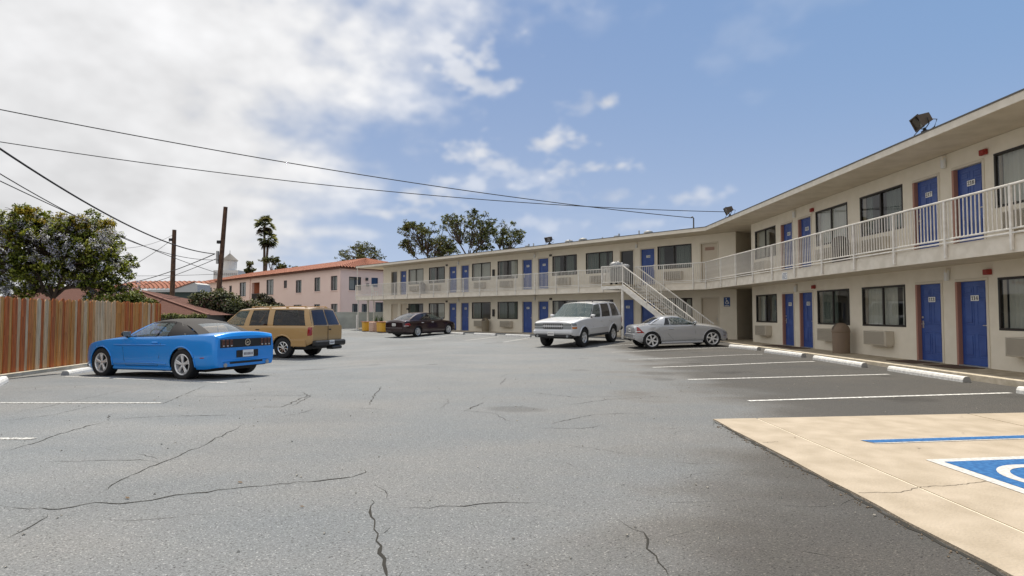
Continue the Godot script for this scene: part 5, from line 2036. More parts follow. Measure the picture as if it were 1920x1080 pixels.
# ---------------------------------------------------------------- cars (front is +x, left is -z, origin midway between the axles)
func pv(l: Array, x: float) -> float:
	# smooth curve through [x, value] points in rising x
	var n := l.size()
	if x <= l[0][0]:
		return l[0][1]
	if x >= l[n - 1][0]:
		return l[n - 1][1]
	for k in n - 1:
		if x <= l[k + 1][0]:
			var h: float = l[k + 1][0] - l[k][0]
			var t: float = (x - l[k][0]) / h
			var s: float = (l[k + 1][1] - l[k][1]) / h
			var s0: float = s if k == 0 else (l[k][1] - l[k - 1][1]) / (l[k][0] - l[k - 1][0])
			var s1: float = s if k == n - 2 else (l[k + 2][1] - l[k + 1][1]) / (l[k + 2][0] - l[k + 1][0])
			var m0 := 0.0 if s0 * s <= 0 else 2.0 * s0 * s / (s0 + s)
			var m1 := 0.0 if s1 * s <= 0 else 2.0 * s1 * s / (s1 + s)
			var t2 := t * t
			var t3 := t2 * t
			return (2 * t3 - 3 * t2 + 1) * l[k][1] + (t3 - 2 * t2 + t) * h * m0 + (-2 * t3 + 3 * t2) * l[k + 1][1] + (t3 - t2) * h * m1
	return l[n - 1][1]

const SIDE := [[0.0, 0.935], [0.10, 0.975], [0.30, 0.998], [0.58, 1.0], [0.78, 0.988], [0.92, 0.968], [1.0, 0.945]]

func sec_w(c: Dictionary, x: float, y: float) -> float:
	var b := pv(c.bottom, x)
	var t := clampf((y - b) / maxf(pv(c.belt, x) - b, 0.05), 0, 1)
	return pv(c.width, x) * pv(c.get("side", SIDE), t)

func side_pt(c: Dictionary, x: float, y: float, sd: float, off := 0.0) -> Vector3:
	return Vector3(x, y, sd * (sec_w(c, x, y) + off))

func body_mesh(c: Dictionary) -> ArrayMesh:
	var st := ST()
	var xs := []
	var x: float = c.xr
	while x < c.xf - 0.001:
		xs.append(x)
		x += 0.06
	xs.append(c.xf)
	for e in [0.01, 0.025, 0.04, 0.09]:
		xs.append(c.xr + e)
		xs.append(c.xf - e)
	for wx in c.axles:
		for q in [0.9995, 0.99, 0.97, 0.93, 0.86]:
			xs.append(wx + c.arch * q)
			xs.append(wx - c.arch * q)
	xs.sort()
	var F := [0.0, 0.07, 0.16, 0.28, 0.42, 0.56, 0.70, 0.82, 0.91, 0.96, 1.0]
	var D := [0.985, 0.96, 0.92, 0.84, 0.70, 0.5, 0.25, 0.0]
	for sd in [-1.0, 1.0]:
		var g := []
		for xx in xs:
			var b := pv(c.bottom, xx)
			for wx in c.axles:
				var dx := absf(xx - wx)
				if dx < c.arch:
					b = maxf(b, c.r + sqrt(c.arch * c.arch - dx * dx))
			var belt := maxf(pv(c.belt, xx), b + 0.02)
			var row := []
			for f in F:
				var y := lerpf(b, belt, f)
				row.append(Vector3(xx, y, sd * sec_w(c, xx, y)))
			var we: float = row[-1].z
			var top := maxf(pv(c.top, xx), belt)
			for d in D:
				row.append(Vector3(xx, belt + (top - belt) * (1.0 - pow(d, c.crown)), we * d))
			g.append(row)
		var nF := F.size()
		grid(st, g, Vector3(0, 0.3, sd), func(r: int, cc: int) -> bool: return cc >= nF + 2 and xs[r] > c.cab[0] and xs[r + 1] < c.cab[1])
		for e in [0, g.size() - 1]:
			var cap := []
			for p in g[e]:
				cap.append([p, Vector3(p.x, p.y, 0)])
			grid(st, cap, Vector3(-1 if e == 0 else 1, 0, 0))
	return st.commit()

func tp(l: Array, t: float) -> Vector3:
	var a := []
	var b := []
	var d := []
	for k in l.size():
		a.append([k, l[k][0]])
		b.append([k, l[k][1]])
		d.append([k, l[k][2]])
	return Vector3(pv(a, t), pv(b, t), pv(d, t))

func cabin_pt(c: Dictionary, t: float, v: float, sd: float, off := 0.0) -> Vector3:
	var p := tp(c.B, t).lerp(tp(c.R, t), v)
	return Vector3(p.x, p.y, sd * (p.z + 0.028 * sin(PI * v) + off))

func cabin_patch(st: SurfaceTool, c: Dictionary, t0: float, t1: float, v0: float, v1: float, sd: float, off := 0.0) -> void:
	var g := []
	var n := maxi(3, int((t1 - t0) * 8))
	for i in n + 1:
		var row := []
		for j in 6:
			row.append(cabin_pt(c, lerpf(t0, t1, float(i) / n), lerpf(v0, v1, j / 5.0), sd, off))
		g.append(row)
	grid(st, g, Vector3(0, 0.3, sd))

func roof_patch(st: SurfaceTool, c: Dictionary, t0: float, t1: float, w := 1.0, lift := 0.0) -> void:
	var g := []
	var n := 16
	var last: float = c.R.size() - 1
	for i in n + 1:
		var t := lerpf(t0, t1, float(i) / n)
		var p := tp(c.R, t)
		var row := []
		for j in 13:
			var q := -1.0 + 2.0 * j / 12.0
			var k := 1.0 - q * q
			row.append(Vector3(p.x + k * lerpf(c.bow[1], c.bow[2], t / last), p.y + lift + c.roof_crown * (1.0 - pow(absf(q), 2.6)), q * p.z * w))
		g.append(row)
	grid(st, g, Vector3.UP)

func screen_patch(st: SurfaceTool, c: Dictionary, rear: bool, q0: float, q1: float, v0: float, v1: float, off := 0.0) -> void:
	var k: int = c.B.size() - 1 if rear else 0
	var b := Vector3(c.B[k][0], c.B[k][1], c.B[k][2])
	var r := Vector3(c.R[k][0], c.R[k][1], c.R[k][2])
	var bb: float = c.bow[3] if rear else c.bow[0]
	var br: float = c.bow[2] if rear else c.bow[1]
	var g := []
	for i in 7:
		var v := lerpf(v0, v1, i / 6.0)
		var p := b.lerp(r, v)
		var row := []
		for j in 11:
			var q := lerpf(q0, q1, j / 10.0)
			var e := 1.0 - q * q
			row.append(Vector3(p.x + lerpf(bb, br, v) * e + (-off if rear else off), p.y + c.roof_crown * v * (1.0 - pow(absf(q), 2.6)) + 0.03 * sin(PI * v) * (0.0 if c.get("upright", false) else 1.0), q * p.z))
		g.append(row)
	grid(st, g, Vector3(-1 if rear else 1, 0.5, 0))

func wheel_parts(parent: Node3D, at_: Vector3, sd: float, c: Dictionary) -> void:
	var o := node("wheel", parent, Transform3D(Basis(Vector3.RIGHT, PI / 2 * sd), at_))
	var r: float = c.r
	var w: float = c.tyre
	var rr: float = c.rim
	var t := ST()
	lathe(t, [Vector2(rr, -w * 0.45), Vector2(r * 0.94, -w * 0.5), Vector2(r * 0.985, -w * 0.42), Vector2(r, -w * 0.3), Vector2(r, w * 0.3), Vector2(r * 0.985, w * 0.42), Vector2(r * 0.94, w * 0.49), Vector2((r + rr) / 2, w * 0.52), Vector2(rr + 0.008, w * 0.47), Vector2(rr, w * 0.40)], 36)
	mk("tyre", t, M.rubber, o)
	var s := ST()
	lathe(s, [Vector2(rr + 0.004, w * 0.44), Vector2(rr - 0.012, w * 0.47), Vector2(rr - 0.03, w * 0.40), Vector2(rr - 0.045, w * 0.1), Vector2(rr - 0.05, -w * 0.3)], 36)
	lathe(s, [Vector2(rr * 0.26, w * 0.20), Vector2(rr * 0.24, w * 0.36), Vector2(rr * 0.12, w * 0.40), Vector2(0, w * 0.40)], 20)
	var n: int = c.spokes
	for k in n:
		var a := TAU * (k + 0.25) / n
		var pair: Array = [-0.17, 0.17] if c.get("double", false) else [0.0]
		for p in pair:
			var d := Vector3(cos(a + p * 0.75), 0, sin(a + p * 0.75))
			var d2 := Vector3(cos(a + p * 0.4), 0, sin(a + p * 0.4))
			var p0: Vector3 = d2 * rr * 0.16 + Vector3(0, w * 0.34, 0)
			var p1: Vector3 = d * (rr - 0.025) + Vector3(0, w * 0.38, 0)
			var m := (p0 + p1) / 2
			var fz := (p1 - p0).normalized()
			var fx := Vector3.UP.cross(fz).normalized()
			cbox(s, m, Vector3(c.spoke_w, 0.035, (p1 - p0).length()), 0.008, Basis(fx, fz.cross(fx), fz))
	mk("rim", s, c.get("rim_mat", M.alloy), o)
	var bd := ST()
	lathe(bd, [Vector2(rr - 0.04, -w * 0.1), Vector2(rr - 0.05, -w * 0.02), Vector2(0, -w * 0.02)], 24)
	mk("brake_disc", bd, M.dark, o)

func seam(parent: Node3D, c: Dictionary, pts: Array, sd: float, cabin := false) -> void:
	var s := ST()
	var p := []
	for q in pts:
		p.append(side_pt(c, q[0], q[1], sd, 0.0005))
	tube(s, p, 0.0045, 5)
	mk("door_seam", s, M.black, parent)

func side_patch(c: Dictionary, q: Array, sd: float, off: float) -> ArrayMesh:
	# q: four corners [x, y]; laid on the side of the body, thick by off
	var st := ST()
	var g := []
	for i in 7:
		var row := []
		for j in 6:
			var a := Vector2(q[0][0], q[0][1]).lerp(Vector2(q[1][0], q[1][1]), j / 5.0)
			var b := Vector2(q[3][0], q[3][1]).lerp(Vector2(q[2][0], q[2][1]), j / 5.0)
			var p := a.lerp(b, i / 6.0)
			var e := off if i > 0 and i < 6 and j > 0 and j < 5 else -0.004
			row.append(side_pt(c, p.x, p.y, sd, e))
		g.append(row)
	grid(st, g, Vector3(0, 0, sd))
	return st.commit()

func cb(parent: Node3D, called: String, m: Material, cen: Vector3, size: Vector3, r := 0.01, b := Basis.IDENTITY) -> MeshInstance3D:
	var s := ST()
	cbox(s, cen, size, minf(r, minf(size.x, minf(size.y, size.z)) * 0.45), b)
	return mk(called, s, m, parent)

func plate_on(parent: Node3D, cen: Vector3, face: float) -> void:
	var o := node("license_plate", parent, Transform3D(Basis(Vector3.UP, PI / 2 * face), cen))
	cb(o, "plate", M.plate, Vector3.ZERO, Vector3(0.305, 0.155, 0.008), 0.002)
	var s := ST()
	for k in 7:
		box(s, Vector3(-0.115 + k * 0.038, -0.01, 0.005), Vector3(0.022, 0.058, 0.002))
	mk("plate_marks", s, mat(0.10, 0.07, 0.10, 0.6), o)

func make_car(called: String, label: String, c: Dictionary, pos: Vector2, heading: Vector2) -> Node3D:
	var d := heading.normalized()
	var f: Vector2 = pos + d * c.axles[1]
	var r: Vector2 = pos + d * c.axles[0]
	var hf := gh(f.x, f.y)
	var hr := gh(r.x, r.y)
	var o := thing(called, label, "car", W(pos.x, (hf + hr) / 2, pos.y), 0.0, "parked cars")
	var fx := (W(f.x, hf, f.y) - W(r.x, hr, r.y)).normalized()
	var fz := fx.cross(Vector3.UP).normalized()
	o.basis = Basis(fx, fz.cross(fx), fz)
	put("body", body_mesh(c), c.paint, o)
	# cabin: pillars, roof, glass
	var rs := ST()
	roof_patch(rs, c, 0.0, c.R.size() - 1)
	mk("roof", rs, c.get("roof_mat", c.paint), o)
	var last: float = c.B.size() - 1
	for sd in [-1.0, 1.0]:
		var prev := 0.0
		var pm: Material = c.get("pillar_mat", c.get("roof_mat", c.paint))
		for w in c.windows:
			var ps := ST()
			cabin_patch(ps, c, prev, w[0], 0, 1, sd)
			mk("pillar", ps, c.paint if prev < 0.5 else pm, o)
			var wb := ST()
			cabin_patch(wb, c, w[0], w[1], 0.0, 0.045, sd)
			mk("window_ledge", wb, c.paint, o)
			var wt := ST()
			cabin_patch(wt, c, w[0], w[1], c.get("glass_top", 0.90), 1.0, sd)
			mk("roof_rail", wt, pm, o)
			prev = w[1]
			var g := ST()
			cabin_patch(g, c, w[0], w[1], 0.02, 0.96, sd, -0.014)
			mk("side_window", g, c.glass[c.windows.find(w)], o)
			var tr := ST()
			var e := []
			for k in 9:
				e.append(cabin_pt(c, lerpf(w[0], w[1], k / 8.0), 0.045, sd, 0.0))
			tube(tr, e, 0.008, 5)
			mk("window_trim", tr, M.black, o)
		var pl := ST()
		cabin_patch(pl, c, prev, last, 0, 1, sd)
		mk("pillar", pl, pm, o)
		for a in 2:
			wheel_parts(o, Vector3(c.axles[a], c.r, sd * (c.track / 2)), sd, c)
			# lip round the arch
			var lp := ST()
			var pts := []
			for k in 25:
				var th := lerpf(-0.12, PI + 0.12, k / 24.0)
				var x: float = c.axles[a] + cos(th) * c.arch
				var y: float = maxf(c.r + sin(th) * c.arch, pv(c.bottom, x))
				pts.append(side_pt(c, x, y, sd, 0.002))
			tube(lp, pts, c.get("lip", 0.016), 6)
			mk("wheel_arch", lp, c.get("lip_mat", c.paint), o)
	var ws := ST()
	screen_patch(ws, c, false, -1, 1, 0, 1)
	mk("windshield", ws, c.glass[0], o)
	if c.get("upright", false):
		var bs := ST()
		screen_patch(bs, c, true, -1, 1, 0, 1)
		mk("tailgate", bs, c.paint, o)
	else:
		var bs := ST()
		screen_patch(bs, c, true, -1, -c.rear_glass, 0, 1)
		screen_patch(bs, c, true, c.rear_glass, 1, 0, 1)
		screen_patch(bs, c, true, -c.rear_glass, c.rear_glass, 0, 0.1)
		screen_patch(bs, c, true, -c.rear_glass, c.rear_glass, 0.88, 1)
		mk("rear_frame", bs, c.get("pillar_mat", c.get("roof_mat", c.paint)), o)
		var rg := ST()
		screen_patch(rg, c, true, -c.rear_glass, c.rear_glass, 0.08, 0.9, -0.01)
		mk("rear_window", rg, c.glass[-1], o)
	# underbody and interior
	var ub := ST()
	var hw: float = c.track / 2 - c.tyre * 0.62
	bx(ub, Vector3(c.xr + 0.5, c.clear, -hw), Vector3(c.xf - 0.45, pv(c.belt, 0) - 0.42, hw))
	bx(ub, Vector3(c.xr + 0.12, pv(c.bottom, c.xr) + 0.03, -hw), Vector3(c.xr + 0.498, pv(c.belt, 0) - 0.42, hw))
	bx(ub, Vector3(c.xf - 0.448, pv(c.bottom, c.xf) + 0.03, -hw * 0.8), Vector3(c.xf - 0.12, pv(c.bottom, c.xf) + 0.2, hw * 0.8))
	for sx in [[c.xr + 0.28, c.axles[0] - c.arch - 0.02], [c.axles[0] + c.arch + 0.02, c.axles[1] - c.arch - 0.02], [c.axles[1] + c.arch + 0.02, c.xf - 0.1]]:
		if sx[1] > sx[0]:
			bx(ub, Vector3(sx[0], c.clear + 0.07, -pv(c.width, (sx[0] + sx[1]) / 2) * 0.90), Vector3(sx[1], c.clear + 0.15, pv(c.width, (sx[0] + sx[1]) / 2) * 0.90))
	mk("underbody", ub, M.black, o)
	var inn := ST()
	var by := pv(c.belt, 0)
	for x in c.seats:
		for z in [-0.36, 0.36]:
			cbox(inn, Vector3(x, by - 0.36, z), Vector3(0.5, 0.16, 0.5), 0.05)
			cbox(inn, Vector3(x - 0.28, by - 0.12, z), Vector3(0.14, 0.50, 0.48), 0.05, Basis(Vector3.BACK, 0.18))
			cbox(inn, Vector3(x - 0.35, minf(by + 0.32, c.R[2][1] - 0.17), z), Vector3(0.09, 0.15, 0.25), 0.035)
	mk("seats", inn, c.get("seat_mat", M.dark), o)
	var db := ST()
	cbox(db, Vector3(c.B[0][0] - 0.12, by - 0.09, 0), Vector3(0.5, 0.2, 1.36), 0.05)
	var ring := []
	for k in 17:
		var a := TAU * k / 16.0
		ring.append(Vector3(c.B[0][0] - 0.50 + cos(a) * 0.07, by + 0.02 + cos(a) * 0.17, -0.36 + sin(a) * 0.185))
	tube(db, ring, 0.014, 6, false)
	mk("dashboard", db, M.dark, o)
	for sd in [-1.0, 1.0]:
		var mp := cabin_pt(c, 0.22, 0.06, sd)
		var mo := node("mirror", o, Transform3D(Basis.IDENTITY, mp + Vector3(0.02, 0.06, sd * 0.09)))
		cb(mo, "mirror_shell", c.get("mirror_mat", c.paint), Vector3.ZERO, Vector3(0.11, 0.125, 0.19), 0.045)
		cb(mo, "mirror_glass", M.lens_clear, Vector3(-0.066, 0, 0), Vector3(0.006, 0.11, 0.18), 0.002)
		cb(mo, "mirror_arm", M.black, Vector3(0.02, -0.07, -sd * 0.1), Vector3(0.06, 0.03, 0.14), 0.01)
	return o

func build_cars() -> void:
	var green := glass(0.10, 0.16, 0.14, 0.30)
	var tint := glass(0.012, 0.012, 0.014, 0.72)
	var blue_tint := glass(0.006, 0.010, 0.035, 0.85)
	# --- blue convertible
	var mu := {"xr": -2.30, "xf": 2.19, "axles": [-1.36, 1.36], "r": 0.345, "arch": 0.395, "tyre": 0.235, "rim": 0.232, "track": 1.62, "spokes": 5, "double": true, "spoke_w": 0.036, "clear": 0.17, "crown": 2.6,
		"top": [[-2.30, 0.96], [-2.25, 1.045], [-2.1, 1.055], [-1.5, 1.03], [0.6, 1.01], [1.0, 0.985], [1.7, 0.90], [2.05, 0.81], [2.19, 0.70]],
		"belt": [[-2.30, 0.92], [-2.2, 0.985], [-1.4, 0.985], [-0.5, 0.945], [0.6, 0.925], [1.5, 0.86], [2.0, 0.75], [2.19, 0.62]],
		"width": [[-2.30, 0.80], [-2.24, 0.86], [-2.05, 0.91], [-1.36, 0.94], [-0.5, 0.915], [0.5, 0.915], [1.36, 0.93], [1.8, 0.89], [2.08, 0.78], [2.19, 0.64]],
		"bottom": [[-2.30, 0.285], [-1.95, 0.245], [-1.0, 0.235], [1.0, 0.235], [1.9, 0.22], [2.19, 0.25]], "cab": [-1.2, 0.62],
		"B": [[0.66, 0.945, 0.80], [0.25, 0.945, 0.83], [-0.35, 0.955, 0.845], [-1.0, 0.975, 0.85], [-1.66, 1.0, 0.74]],
		"R": [[-0.02, 1.29, 0.56], [-0.22, 1.31, 0.585], [-0.55, 1.32, 0.60], [-0.90, 1.28, 0.61], [-1.10, 1.225, 0.60]],
		"windows": [[0.18, 2.10], [2.16, 2.72]], "bow": [0.20, 0.07, -0.05, -0.16], "roof_crown": 0.05, "rear_glass": 0.66,
		"paint": paint(0.0, 0.27, 0.80, 0.1, 0.28), "roof_mat": mat(0.035, 0.032, 0.032, 0.85), "glass": [green, green, glass(0.35, 0.38, 0.38, 0.35)], "seats": [0.05], "mirror_mat": M.black, "seat_mat": mat(0.05, 0.05, 0.055, 0.7)}
	var a := lot(189, 703)
	var b := lot(359, 712)
	var d := (a - b).normalized()
	d = d.lerp(Vector2(-0.947, 0.32), 0.5).normalized()
	var side := Vector2(-d.y, d.x)
	if side.y > 0:
		side = -side
	# the near wheels are the left ones; step back to the middle line
	var mid := (a + b) / 2 - side * 0.82
	var o := make_car("convertible_car", "bright blue convertible with black soft top parked nose to the wooden fence", mu, mid, d)
	seam(o, mu, [[0.62, 0.915], [0.60, 0.7], [0.55, 0.42], [0.5, 0.30]], -1)
	seam(o, mu, [[-0.62, 0.95], [-0.66, 0.8], [-0.62, 0.5], [-0.55, 0.30]], -1)
	seam(o, mu, [[0.5, 0.30], [-0.55, 0.30]], -1)
	cb(o, "door_handle", mu.paint, side_pt(mu, -0.48, 0.83, -1, 0.012), Vector3(0.20, 0.035, 0.03), 0.012)
	var cr := ST()
	var up := []
	var lo := []
	for k in 15:
		var x := lerpf(0.92, -0.85, k / 14.0)
		up.append(side_pt(mu, x, 0.775, -1, 0.010 if k > 0 and k < 14 else -0.003))
		lo.append(side_pt(mu, x, 0.35 + 0.02 * sin(k * 0.2), -1, 0.012 if k > 0 and k < 14 else -0.003))
	tube(cr, up, 0.012, 6)
	mk("body_crease", cr, mu.paint, o)
	var cr2 := ST()
	tube(cr2, lo, 0.018, 6)
	mk("body_crease", cr2, mu.paint, o)
	for sd in [-1.0, 1.0]:
		cb(o, "side_skirt", mu.paint, Vector3(0, 0.245, sd * 0.865), Vector3(1.95, 0.09, 0.07), 0.025)
		put("side_marker", side_patch(mu, [[-1.90, 0.485], [-2.04, 0.485], [-2.04, 0.51], [-1.90, 0.51]], sd, 0.006), M.lens_red, o)
		put("headlight", side_patch(mu, [[2.06, 0.60], [2.17, 0.60], [2.17, 0.70], [1.98, 0.72]], sd, 0.006), M.lens_clear, o)
	cb(o, "tail_panel", M.black, Vector3(-2.30, 0.80, 0), Vector3(0.03, 0.19, 1.46), 0.012)
	for sd in [-1.0, 1.0]:
		for k in 3:
			var tl := node("taillight", o, T(-2.317, 0.80, sd * (0.44 + k * 0.105)))
			cb(tl, "lens", mat(0.10, 0.04, 0.03, 0.2), Vector3.ZERO, Vector3(0.02, 0.165, 0.07), 0.012)
			cb(tl, "reflector", M.chrome, Vector3(-0.008, -0.055, 0), Vector3(0.012, 0.03, 0.045), 0.005)
	var em := node("emblem", o, Transform3D(Basis(Vector3.BACK, PI / 2), Vector3(-2.322, 0.81, 0)))
	var es := ST()
	lathe(es, [Vector2(0.055, 0.0), Vector2(0.055, 0.012), Vector2(0.080, 0.012), Vector2(0.080, 0.0)], 28)
	mk("ring", es, M.chrome, em)
	var e2 := ST()
	for k in 3:
		box(e2, Vector3((k - 1) * 0.012, 0.005, (k - 1) * 0.02), Vector3(0.07 - absf(k - 1) * 0.03, 0.01, 0.014), Basis(Vector3.UP, 0.5))
	box(e2, Vector3(0.0, 0.006, 0.0), Vector3(0.014, 0.01, 0.085), Basis(Vector3.UP, 0.2))
	mk("badge", e2, M.chrome, em)
	cb(o, "plate_recess", M.black, Vector3(-2.305, 0.555, 0.02), Vector3(0.03, 0.16, 0.62), 0.01)
	plate_on(o, Vector3(-2.327, 0.56, 0.02), -1)
	cb(o, "rear_bumper_lip", mu.paint, Vector3(-2.29, 0.41, 0), Vector3(0.06, 0.05, 1.35), 0.02)
	cb(o, "diffuser", M.black, Vector3(-2.292, 0.365, 0), Vector3(0.03, 0.055, 0.95), 0.012)
	for sd in [-1.0, 1.0]:
		var ex := ST()
		tube(ex, [Vector3(-2.0, 0.325, sd * 0.60), Vector3(-2.325, 0.325, sd * 0.60)], 0.045, 14)
		mk("exhaust", ex, M.galv, o)
	var fl := ST()
	tube(fl, [cabin_pt(mu, 2.72, 0.02, -1, 0.004), cabin_pt(mu, 2.72, 0.95, -1, 0.004)], 0.012, 6)
	tube(fl, [cabin_pt(mu, 3.5, 0.02, -1, 0.004), cabin_pt(mu, 3.4, 0.98, -1, 0.004)], 0.008, 6)
	mk("soft_top_seam", fl, M.black, o)
	# --- tan long SUV
	var su := {"xr": -2.90, "xf": 2.60, "axles": [-1.67, 1.67], "r": 0.375, "arch": 0.455, "tyre": 0.25, "rim": 0.215, "track": 1.64, "spokes": 8, "spoke_w": 0.045, "clear": 0.30, "crown": 7.0, "upright": true,
		"side": [[0.0, 0.95], [0.15, 0.985], [0.4, 1.0], [0.8, 1.0], [0.93, 0.992], [1.0, 0.975]],
		"top": [[-2.90, 1.17], [0.9, 1.19], [1.2, 1.17], [2.3, 1.09], [2.55, 1.04], [2.60, 0.98]],
		"belt": [[-2.90, 1.15], [0.9, 1.14], [1.6, 1.10], [2.4, 1.02], [2.60, 0.92]],
		"width": [[-2.90, 0.90], [-2.83, 0.945], [-2.6, 0.965], [2.2, 0.965], [2.5, 0.93], [2.60, 0.86]],
		"bottom": [[-2.90, 0.56], [-2.5, 0.42], [-1.0, 0.42], [1.0, 0.42], [2.4, 0.42], [2.60, 0.5]], "cab": [-2.75, 0.9],
		"B": [[1.02, 1.14, 0.90], [0.3, 1.14, 0.925], [-0.75, 1.145, 0.93], [-1.9, 1.15, 0.93], [-2.86, 1.15, 0.885]],
		"R": [[0.36, 1.73, 0.735], [0.05, 1.755, 0.755], [-0.75, 1.78, 0.765], [-1.9, 1.785, 0.765], [-2.62, 1.76, 0.735]],
		"windows": [[0.10, 1.28], [1.50, 2.22], [2.42, 3.72]], "glass_top": 0.92, "bow": [0.16, 0.06, -0.04, -0.05], "roof_crown": 0.055,
		"paint": paint(0.47, 0.29, 0.115, 0.12, 0.42), "glass": [green, tint, tint], "seats": [0.3, -0.7, -1.7], "rim_mat": M.chrome, "mirror_mat": M.black, "lip": 0.032}
	var rw := lot(533, 671.5)
	var d2 := Vector2(-0.955, 0.297).normalized()
	var s2 := Vector2(-d2.y, d2.x)
	if s2.y > 0:
		s2 = -s2
	var smid := rw - s2 * 0.83 + d2 * 1.67
	o = make_car("suv_car", "long tan SUV with dark windows parked beyond the blue convertible", su, smid, d2)
	for x in [0.32, -0.72, -1.15]:
		seam(o, su, [[x, 1.13], [x + 0.02, 0.8], [x + 0.03, 0.45]], -1)
	for x in [-0.55, 0.5]:
		cb(o, "door_handle", M.dark, side_pt(su, x - 0.05, 1.02, -1, 0.01), Vector3(0.16, 0.035, 0.03), 0.01)
	for sd in [-1.0, 1.0]:
		put("taillight", side_patch(su, [[-2.70, 0.80], [-2.895, 0.80], [-2.895, 1.14], [-2.72, 1.14]], sd, 0.012), M.lens_red, o)
		cb(o, "lower_cladding", su.paint, Vector3(-2.35, 0.55, sd * 0.965), Vector3(0.62, 0.24, 0.035), 0.012)
		cb(o, "lower_cladding", su.paint, Vector3(0, 0.55, sd * 0.965), Vector3(2.3, 0.2, 0.035), 0.012)
		var rk := ST()
		tube(rk, [Vector3(-0.1, 1.845, sd * 0.60), Vector3(-2.4, 1.86, sd * 0.60)], 0.014, 6)
		for x in [-0.1, -0.85, -1.6, -2.4]:
			cbox(rk, Vector3(x, 1.83, sd * 0.60), Vector3(0.12, 0.04, 0.04), 0.01)
		mk("roof_rack", rk, su.paint, o)
	for q in [[-0.90, -0.035], [0.035, 0.90]]:
		var dg := ST()
		screen_patch(dg, su, true, q[0], q[1], 0.06, 0.90, 0.012)
		mk("rear_window", dg, blue_tint, o)
	cb(o, "door_split", M.dark, Vector3(-2.915, 0.88, 0), Vector3(0.012, 0.55, 0.014), 0.003)
	cb(o, "door_handle", M.dark, Vector3(-2.92, 1.02, 0.12), Vector3(0.02, 0.04, 0.12), 0.008)
	cb(o, "rear_bumper", M.black, Vector3(-2.98, 0.53, 0), Vector3(0.20, 0.22, 1.88), 0.05)
	plate_on(o, Vector3(-3.088, 0.56, 0.0), -1)
	cb(o, "tow_hitch", M.black, Vector3(-2.98, 0.36, 0.3), Vector3(0.3, 0.12, 0.6), 0.03)
	put("fuel_flap", side_patch(su, [[-2.35, 0.84], [-2.53, 0.84], [-2.53, 1.0], [-2.35, 1.0]], -1, 0.004), su.paint, o)
	# --- white SUV
	var ta := {"xr": -2.55, "xf": 2.42, "axles": [-1.475, 1.475], "r": 0.40, "arch": 0.475, "tyre": 0.27, "rim": 0.225, "track": 1.68, "spokes": 5, "double": true, "spoke_w": 0.05, "clear": 0.36, "crown": 6.0, "upright": true,
		"side": su.side,
		"top": [[-2.55, 1.22], [0.8, 1.24], [1.1, 1.23], [2.1, 1.13], [2.38, 1.08], [2.42, 1.0]],
		"belt": [[-2.55, 1.19], [0.8, 1.19], [1.6, 1.15], [2.25, 1.06], [2.42, 0.98]],
		"width": [[-2.55, 0.90], [-2.45, 0.96], [-2.2, 0.985], [2.0, 0.985], [2.3, 0.94], [2.42, 0.87]],
		"bottom": [[-2.55, 0.62], [-2.2, 0.50], [2.2, 0.50], [2.42, 0.55]], "cab": [-2.4, 0.8],
		"B": [[0.86, 1.19, 0.91], [0.25, 1.19, 0.94], [-0.7, 1.195, 0.945], [-1.6, 1.20, 0.945], [-2.50, 1.20, 0.90]],
		"R": [[0.12, 1.77, 0.735], [-0.12, 1.80, 0.755], [-0.8, 1.83, 0.765], [-1.6, 1.835, 0.765], [-2.12, 1.81, 0.745]],
		"windows": [[0.12, 1.42], [1.60, 2.52], [2.76, 3.72]], "glass_top": 0.92, "bow": [0.20, 0.07, -0.04, -0.06], "roof_crown": 0.055,
		"paint": paint(0.66, 0.665, 0.68, 0.0, 0.4), "glass": [glass(0.20, 0.26, 0.25, 0.35), tint, tint], "seats": [0.1, -0.8], "lip": 0.03}
	var tf := lot(1092, 650.5)
	var d3 := Vector2(-0.55, -0.835).normalized()
	var s3 := Vector2(-d3.y, d3.x)
	if s3.x < 0:
		s3 = -s3
	o = make_car("suv_car", "white SUV with roof rack parked nose out by the stair column", ta, tf - s3 * 0.86 - d3 * 1.475, d3)
	for sd in [-1.0, 1.0]:
		seam(o, ta, [[0.62, 1.18], [0.62, 0.8], [0.66, 0.52]], sd)
		seam(o, ta, [[-0.42, 1.18], [-0.42, 0.8], [-0.38, 0.52]], sd)
		seam(o, ta, [[-1.30, 1.18], [-1.22, 0.95]], sd)
		for x in [-0.2, -1.08]:
			cb(o, "door_handle", ta.paint, side_pt(ta, x, 1.04, sd, 0.012), Vector3(0.18, 0.045, 0.035), 0.014)
		cb(o, "running_board", M.dark, Vector3(0, 0.44, sd * 0.93), Vector3(1.95, 0.07, 0.16), 0.02)
		cb(o, "side_moulding", ta.paint, Vector3(0.0, 0.76, sd * 0.99), Vector3(1.85, 0.06, 0.02), 0.008)
		put("headlight", side_patch(ta, [[2.14, 0.91], [2.41, 0.91], [2.41, 1.04], [2.18, 1.04]], sd, 0.012), M.lens_clear, o)
		cb(o, "headlight", M.lens_clear, Vector3(2.43, 0.965, sd * 0.66), Vector3(0.03, 0.13, 0.40), 0.015)
		put("turn_signal", side_patch(ta, [[2.12, 0.79], [2.41, 0.79], [2.41, 0.88], [2.12, 0.88]], sd, 0.014), M.lens_amber, o)
		cb(o, "turn_signal", M.lens_clear, Vector3(2.43, 0.84, sd * 0.66), Vector3(0.03, 0.075, 0.40), 0.012)
		var fgl := ST()
		lathe(fgl, [Vector2(0, 0.02), Vector2(0.05, 0.015), Vector2(0.055, 0)], 14, Transform3D(Basis(Vector3.BACK, -PI / 2), Vector3(2.505, 0.505, sd * 0.70)))
		mk("fog_lamp", fgl, M.lens_clear, o)
